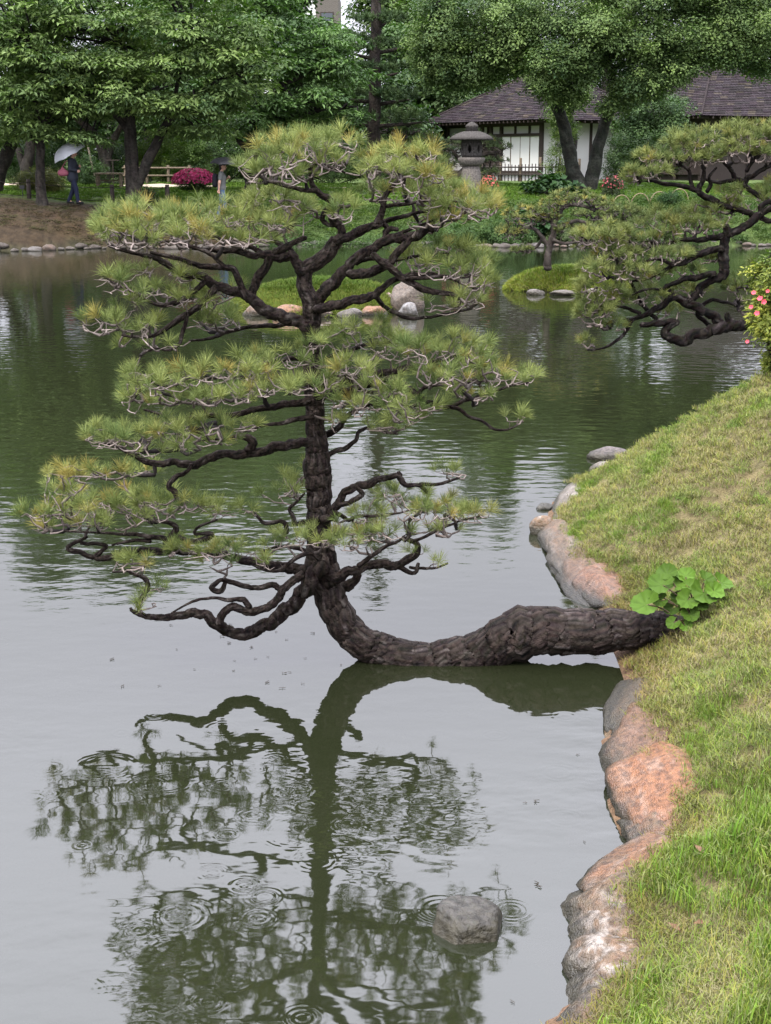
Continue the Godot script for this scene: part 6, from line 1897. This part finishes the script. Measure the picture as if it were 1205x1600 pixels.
func build_right_pine():
	rng.seed = 87
	var d := 12.6
	var t := thing("pine_tree", "second pine reaching in over the water from the right edge on dark crooked limbs", "tree", P(1250, 505, d))
	var g := Grow.new()
	var limbs := [
		"1290 520 16 0; 1250 508 14; 1205 504 13; 1174 504 12; 1150 507 11; 1117 515 11; 1085 524 10; 1063 532 10; 1047 530 9; 1038 520 8; 1046 511 7; 1058 501 6", "1145 505 7 0; 1136 496 6; 1138 490 5", "1128 508 9 0.1; 1115 497 9; 1096 485 9; 1074 472 9; 1053 466 8; 1034 478 6; 1010 490 5; 988 499 4; 960 502 3; 934 506 2", "1058 501 6 0; 1040 504 6; 1026 505 6; 1001 508 5", "988 499 4 0.05; 983 510 4; 972 526 3; 955 539 3; 940 545 2; 918 547 2", "1001 490 4 0.1; 975 480 3; 950 482 2; 930 488 2", "1053 466 6 0.1; 1044 452 6; 1040 446 5",
		"1075 470 8 0.1; 1092 458 7; 1096 447 7; 1112 440 8; 1126 434 9; 1131 424 10; 1131 406 10; 1131 393 9; 1134 376 9; 1137 362 8; 1134 352 6", "1138 368 8 0.1; 1150 362 8; 1167 350 8; 1180 342 8; 1192 333 7; 1212 325 7; 1260 318 8", "1192 336 6 0.1; 1190 324 6; 1200 316 5; 1225 310 4", "1190 340 5 0.1; 1204 346 5; 1230 348 5", "1130 370 6 0.1; 1112 372 6; 1092 374 5; 1065 376 4; 1035 382 3; 1000 388 2", "1130 390 6 0.05; 1110 392 7; 1090 398 7; 1070 407 7; 1052 414 6; 1036 424 4; 1010 436 3; 985 440 2", "1118 428 6 0.05; 1096 432 6; 1070 435 6; 1056 440 5; 1036 450 3; 1010 452 2; 985 462 2",
		"1052 414 4 0; 1030 405 3; 1000 410 2; 965 418 2", "1046 395 4 0.2; 1020 380 4; 990 372 3; 950 370 2; 920 372 2", "1185 338 6 0.15; 1160 330 6; 1136 322 6; 1115 314 6; 1100 308 6; 1093 300 6; 1096 286 5; 1100 272 4; 1102 262 3", "1093 300 5 0.1; 1080 294 5; 1062 290 4; 1038 286 4; 1012 282 3; 985 278 2", "1082 292 4 0.1; 1080 278 4; 1076 266 3; 1060 258 2; 1030 256 2", "1104 300 4 0.2; 1110 288 4; 1108 276 3; 1120 262 2", "1215 320 6 0.2; 1185 305 5; 1166 292 5; 1168 280 6; 1186 268 5; 1210 254 5; 1240 246 4", "1168 284 5 0.2; 1150 280 5; 1146 268 4; 1136 258 4; 1122 248 3; 1108 238 2", "1152 280 4 0.2; 1136 284 4; 1116 284 3; 1098 278 2", "1166 268 4 0.2; 1172 256 4; 1184 246 3; 1196 236 2", "1240 360 5 0.3; 1205 400 4; 1180 430 3; 1160 445 2", "1117 515 5 0.2; 1090 490 4; 1110 470 4; 1135 472 3; 1150 478 2", "1026 500 4 0.15; 1000 470 4; 985 440 3; 960 425 2"]
	for s in limbs:
		wood_limb(t, g, s, d, "branch", 12, 0.025, 0.030, 0.22, "limb", 0.8, Color(0.004, 0.0035, 0.003), Color(0.024, 0.020, 0.018), 0.82)
	g.main = g.pos.size()
	var tufts := []
	for k in 4: tufts.append(tuft_mesh(60, rf(0.085, 0.105), 0.0032, rf(0.95, 1.3)))
	var groups := [
		[[1120, 218, 80, 20, 0.2, 0.06], [1180, 208, 50, 16, 0.2, 0.06], [1150, 240, 70, 16, 0.1, 0.06], [1060, 232, 36, 16, 0.1, 0.15], [1030, 246, 34, 17, 0, 0.12], [1010, 272, 34, 14, -0.1, 0.05], [1200, 235, 40, 22, 0.2, 0.06], [1080, 250, 50, 12, 0.1, 0.04], [990, 284, 16, 8, 0, 0.03]],
		[[1000, 372, 60, 24, 0.1, 0.08], [940, 370, 50, 22, 0, 0.12], [1060, 345, 50, 18, 0.2, 0.05], [1120, 330, 50, 14, 0.2, 0.06], [1180, 316, 46, 14, 0.2, 0.08], [1090, 355, 50, 14, 0.1, 0.04], [1030, 400, 50, 14, 0, 0.05], [970, 395, 45, 16, 0, 0.05], [1150, 300, 30, 10, 0.2, 0.05], [1210, 300, 30, 16, 0.2, 0.05]],
		[[960, 420, 54, 20, -0.1, 0.05], [940, 450, 40, 20, -0.1, 0.03], [1000, 430, 40, 16, 0, 0.03], [1060, 425, 40, 10, 0.1, 0.03], [930, 490, 30, 22, -0.1, 0.04], [945, 470, 40, 16, 0, 0.03], [1010, 465, 40, 14, 0.1, 0.02], [1080, 455, 34, 12, 0.15, 0.02], [1160, 450, 36, 20, 0.3, 0.02], [1170, 480, 26, 14, 0.3, 0.02], [920, 536, 14, 9, 0, 0.03], [1060, 488, 40, 10, 0.2, 0.02], [1190, 420, 22, 20, 0.35, 0.02], [1100, 405, 26, 10, 0.2, 0.03], [965, 510, 24, 9, 0, 0.02]]]
	for e in groups:
		pine_pads(t, g, e, d, tufts, 8.6, 0.5, Color(0.068, 0.102, 0.034), Color(0.22, 0.245, 0.078), Color(0.26, 0.22, 0.06), 0.0040, "", Color(0.22, 0.18, 0.16))

func build_small_pines():
	rng.seed = 97
	# pine on the islet
	var t := thing("pine_tree", "little clipped pine standing on the round grassy islet", "tree", P(856, 417, 27.6))
	var g := Grow.new()
	for s in ["856 420 7 0; 855 405 6; 857 390 5.5; 862 374 5.5; 866 360 5; 864 346 4.5; 856 338 4", "858 386 4 0; 848 372 3.5; 838 360 3; 826 356 2.5; 808 360 2; 792 362 1.5", "864 350 4 0; 872 338 4; 880 326 3.5; 894 320 3; 912 322 2.5; 930 330 2", "866 362 3.5 0; 882 352 3; 900 345 3; 920 350 2; 940 356 1.5", "858 340 3 0; 846 334 2.5; 832 336 2", "848 372 2.5 0.1; 842 382 2.5; 828 392 2; 812 392 1.5", "864 374 3 -0.1; 880 380 2.5; 905 378 2; 930 384 1.5"]:
		wood_limb(t, g, s, 27.6, "branch" if g.pos.size() else "trunk", 8, 0.06, 0.06, 0.14, "limb", 0.6, Color(0.03, 0.026, 0.023), Color(0.085, 0.072, 0.062))
	g.main = g.pos.size()
	var tufts := [tuft_mesh(30, 0.12, 0.010, 1.3), tuft_mesh(28, 0.11, 0.010, 1.2)]
	pine_pads(t, g, [[900, 308, 36, 13, 0, 0.2], [935, 320, 24, 10, 0, 0.15], [870, 318, 26, 10, 0, 0.2], [825, 338, 38, 16, 0, 0.2], [800, 362, 24, 14, 0, 0.15], [850, 330, 26, 10, 0, 0.1], [905, 360, 36, 14, 0, 0.3], [940, 365, 26, 14, 0, 0.25], [815, 390, 22, 8, 0, 0.05], [920, 386, 26, 7, 0, 0.1], [865, 345, 26, 8, 0, 0.1]], 27.6, tufts, 5.2, 0.7, Color(0.065, 0.095, 0.034), Color(0.17, 0.19, 0.062), Color(0.28, 0.24, 0.06), 0.006, "", Color(0.12, 0.10, 0.085))
	# wide pine behind the lantern, the round cloud pine, and the low pine at the far waterline
	for w in [["garden pine with a dark wide crown directly behind the stone lantern", 728, 292, 51.0, "690 285 7 0; 712 276 6; 728 262 6; 738 250 5; 760 240 4; 785 238 2|712 276 4 0; 700 262 3; 690 250 2|728 262 4 0; 715 245 3; 705 232 2|738 250 3 0; 748 232 3; 758 222 2", [[705, 232, 30, 12], [740, 222, 36, 13], [775, 232, 24, 12], [772, 252, 22, 10], [700, 256, 26, 11], [760, 270, 24, 8], [690, 245, 20, 10]], Color(0.045, 0.075, 0.036), Color(0.11, 0.14, 0.062)],
			["round layered cloud pine right of the tall straight pine", 632, 268, 55.0, "632 290 8 0; 632 260 7; 630 230 6; 632 205 5; 634 185 3|632 250 3 0; 655 240 2|632 240 3 0; 608 232 2|632 215 3 0; 655 205 2|632 212 3 0; 608 200 2", [[632, 178, 32, 12], [622, 200, 38, 12], [650, 214, 36, 12], [612, 226, 34, 12], [640, 240, 40, 12], [660, 232, 24, 10]], Color(0.045, 0.085, 0.030), Color(0.11, 0.17, 0.052)],
			["low pine leaning out at the far waterline behind the little islet pine", 970, 372, 43.0, "985 385 7 0; 972 368 7; 966 352 6; 950 345 4; 930 340 3|968 356 4 0; 985 344 3; 1005 338 2|972 366 4 0; 950 372 3; 930 374 2", [[930, 334, 36, 10], [970, 328, 34, 10], [1000, 338, 30, 12], [930, 362, 30, 9], [955, 350, 40, 8]], Color(0.055, 0.085, 0.032), Color(0.14, 0.165, 0.056)]]:
		var q := thing("pine_tree", w[0], "tree", ground_at(w[1], w[2], w[3]))
		var gg := Grow.new()
		for s in w[4].split("|"):
			wood_limb(q, gg, s, w[3], "branch" if gg.pos.size() else "trunk", 8, 0.1, 0.1, 0.14, "limb", 0.6, Color(0.025, 0.022, 0.02), Color(0.07, 0.06, 0.05))
		gg.main = gg.pos.size()
		var pads := []
		for e in w[5]: pads.append([e[0], e[1], e[2], e[3], 0, 0.04])
		pine_pads(q, gg, pads, w[3], [tuft_mesh(26, 0.19, 0.017, 1.35), tuft_mesh(24, 0.17, 0.017, 1.3)], 4.6, 0.8, w[6], w[7], Color(0.2, 0.2, 0.06), 0.008, "", Color(0.08, 0.068, 0.058))

# ==================================================================== plants and small things close by
func round_leaf(r: float, cup: float, sd: int) -> ArrayMesh:          # a notched, wavy, veined round leaf; stalk at the origin, blade along +z
	var v := PackedVector3Array()
	var idx := PackedInt32Array()
	var c := PackedColorArray()
	var rows := 6
	var cols := 40
	for j in rows + 1:
		var q := float(j) / rows
		for i in cols + 1:
			var f := float(i) / cols
			var a := lerpf(-PI + 0.30, PI - 0.30, f)
			var edge := 1.0 + 0.05 * cos(a * 13.0) + 0.07 * lump.get_noise_2d(cos(a) * 2 + sd, sin(a) * 2) - 0.10 * pow(absf(a) / PI, 6.0)
			var vein := absf(sin(a * 3.5))
			var rr := r * q * edge
			v.append(Vector3(sin(a) * rr, cup * r * q * q + r * 0.10 * q * (vein - 0.6) + r * 0.14 * q * q * sin(a * 2.0 + sd) , cos(a) * rr + r * 0.15))
			var t := 0.8 + 0.28 * vein * (0.5 + 0.5 * q) + 0.25 * lump.get_noise_2d(cos(a) * q * 2 + sd * 3, sin(a) * q * 2)
			c.append(Color(t, t, t * 0.9))
	for j in rows:
		for i in cols:
			var a := j * (cols + 1) + i
			var b := a + cols + 1
			idx.append_array(PackedInt32Array([a, a + 1, b, a + 1, b + 1, b]))
	return smooth(v, idx, c)

func build_near_plants():
	rng.seed = 107
	# butterbur on the bank beside the buried trunk
	var root := on_bank(1078, 985)
	var t := thing("broad_leaf_plant", "lush plant with round bright green leaves beside the buried end of the pine trunk", "plant", root)
	var lvs := [[1008, 945, 0.085, -0.10, 1.15, -2.0], [1034, 915, 0.075, 0.0, 1.0, -2.4], [1053, 916, 0.06, 0.1, 1.3, 2.6], [1042, 899, 0.065, 0.12, 0.9, -2.8], [1072, 902, 0.055, 0.14, 1.35, 3.0], [1077, 917, 0.05, 0.05, 1.25, 1.0], [1077, 936, 0.065, -0.05, 1.1, -0.6], [1102, 924, 0.085, 0.0, 1.05, 0.2], [1119, 922, 0.06, -0.02, 1.45, 0.5], [1130, 910, 0.065, 0.1, 1.15, 1.4], [1078, 958, 0.055, -0.10, 0.8, 0.1], [1052, 973, 0.042, -0.12, 1.0, -0.8], [1070, 977, 0.04, -0.14, 1.2, 0.3], [1050, 950, 0.05, 0.0, 0.6, -1.0], [1031, 938, 0.05, -0.04, 0.8, -1.5], [1104, 906, 0.06, 0.14, 0.95, 2.2], [1094, 945, 0.05, -0.05, 0.7, 0.9], [1062, 934, 0.055, 0.06, 0.6, -0.2], [1018, 928, 0.05, 0.0, 0.75, -1.9]]
	var kinds := [M.leaf]
	for k in lvs.size():
		var l: Array = lvs[k]
		l[0] = 1068 + (l[0] - 1068) * 0.92
		var base_d: float = -root.z + l[3] * 0.6
		var p := P(l[0], l[1], base_d)
		p.y = maxf(p.y, bank_h(p.x, base_d) + 0.05)
		var lm := StandardMaterial3D.new()
		var o := MeshInstance3D.new()
		o.name = "leaf"
		o.mesh = round_leaf(l[2] * 0.88, 0.30, k)
		lm.resource_name = "broad_leaf"
		lm.vertex_color_use_as_albedo = true
		lm.albedo_color = lin(0.048 * l[4], 0.092 * l[4], 0.011 * l[4])
		lm.roughness = 0.55
		lm.metallic_specular = 0.22
		lm.cull_mode = BaseMaterial3D.CULL_DISABLED
		lm.backlight_enabled = true
		lm.backlight = Color(0.4, 0.5, 0.15)
		o.material_override = lm
		t.add_child(o, true)
		var away := Vector3(p.x - root.x, 0, p.z - root.z + 0.12).normalized()
		var tilt := rf(0.35, 0.75)
		var n := (Vector3.UP + away * tilt + Vector3(0, 0, 0.35)).normalized()
		var z := (Vector3(sin(l[5]), 0, cos(l[5])) - n * n.dot(Vector3(sin(l[5]), 0, cos(l[5])))).normalized()
		o.transform = Transform3D(Basis(n.cross(z), n, z), p - root)
		var q := Soup.new()
		var foot := Vector3(rf(-0.06, 0.09), -0.02, rf(-0.04, 0.04))
		var cv := curve(PackedVector3Array([foot, (p - root).lerp(foot, 0.45) + Vector3(0, 0.03, 0) + away * -0.01, p - root]), PackedFloat32Array([0.006, 0.0045, 0.0035]), 0.02, 0.0)
		q.tube(cv[0], cv[1], 6, Color(0.10, 0.075, 0.045))
		obj("stalk", q.mesh(), M.twig, t)
	# azalea at the right edge of the photo
	var az0 := on_bank(1200, 590)
	var ad := 9.7
	var c0 := P(1235, 480, ad)
	var at := Vector3(c0.x, bank_h(c0.x, ad), -ad)
	var al := [[P(1205, 430, ad) - at, Vector3(0.13, 0.11, 0.16), 90], [P(1212, 478, ad) - at, Vector3(0.15, 0.13, 0.2), 130], [P(1210, 520, ad) - at, Vector3(0.14, 0.10, 0.2), 100], [P(1260, 460, ad) - at, Vector3(0.3, 0.3, 0.25), 220], [P(1196, 505, ad) - at, Vector3(0.07, 0.06, 0.1), 40], [P(1215, 560, ad) - at, Vector3(0.10, 0.10, 0.15), 60]]
	leafy["azalea"] = [clump_mesh(36, 0.055, 0.9, 0.034, 0.014, 0.0), clump_mesh(30, 0.05, 0.9, 0.032, 0.015, -0.1)]
	var az := shrub("pink_flowering_azalea", "yellow green azalea with coral pink blossoms cut by the right photo edge", "bush", at, al, "azalea", Color(0.07, 0.11, 0.022), Color(0.28, 0.29, 0.05))
	var fl := [[1178, 458, 1.0], [1188, 467, 1.2], [1194, 472, 1.1], [1174, 480, 0.9], [1183, 490, 1.1], [1168, 534, 0.8], [1200, 455, 0.8]]
	for f in fl:
		var b := Soup.new()
		for k in 5:
			var a: float = TAU * k / 5 + f[0]
			var dd: Vector3 = Vector3(cos(a), 0.5, sin(a)) * 0.018 * f[2]
			var s: Vector3 = Vector3(-sin(a), 0.0, cos(a)) * 0.009 * f[2]
			b.quad(Vector3.ZERO, dd * 0.6 - s, dd, dd * 0.6 + s, Color(0.62, 0.085, 0.115))
		var o := obj("blossom", b.mesh(), M.petal, az)
		o.basis = facing(Vector3(-0.5, 0.5, 0.9) + rdir() * 0.3, 0.0)
		o.position = P(f[0], f[1], ad - 0.22) - at
	# fallen needles and scraps floating on the still water
	var scrap: Array[ArrayMesh] = []
	for k in 4:
		var b := Soup.new()
		for e in 3:
			var a := rf(0, TAU)
			b.rod(Vector3(rf(-0.01, 0.01), 0.002, rf(-0.01, 0.01)), Vector3(cos(a) * rf(0.008, 0.02), 0.003, sin(a) * rf(0.008, 0.02)), 0.0011, 4, Color.WHITE)
		scrap.append(b.mesh())
	for k in 34:
		var p := Vector2(rf(30, 900), rf(960, 1590))
		if k < 26: p = Vector2(rf(150, 560), rf(975, 1075))
		elif k < 34: p = Vector2(rf(780, 930), rf(1090, 1570))
		var w := G(p.x, p.y, 0.002)
		if edge_distance(shore, Vector2(w.x, -w.z), false) < 0.05: continue
		var o := obj("floating_scrap", scrap[k % 4], M.debris)
		o.position = w
		o.rotation.y = rf(0, TAU)
		o.scale = Vector3.ONE * rf(0.6, 1.2)
		tag(o, "tiny scrap of pine needles floating on the still water", "debris", "needle scraps floating on the pond")
	# dry leaves lying in the turf
	var lt := [[1098, 1352, "curled brown dead leaf in the turf above the lower right corner"], [1150, 1315, "pale brown dead leaf in the turf near the right edge"], [1062, 1478, "reddish dead leaf lying in the turf near the bottom"], [1082, 1466, "small russet dead leaf close to the reddish one near the bottom"]]
	for e in lt:
		var p := on_bank(e[0], e[1])
		var b := Soup.new()
		b.quad(Vector3(0, 0.03, 0), Vector3(0.014, 0.037, 0.02), Vector3(0, 0.034, 0.055), Vector3(-0.014, 0.037, 0.02), Color(0.17, 0.10, 0.055))
		b.quad(Vector3(0, 0.031, 0.05), Vector3(0.001, 0.033, 0.05), Vector3(0.001, 0.035, 0.07), Vector3(0, 0.035, 0.07), Color(0.17, 0.10, 0.055))
		var o := obj("dead_leaf", b.mesh(), M.twig)
		o.position = p + Vector3(0, 0.01, 0)
		o.rotation.y = rf(0, TAU)
		tag(o, e[2], "leaf")
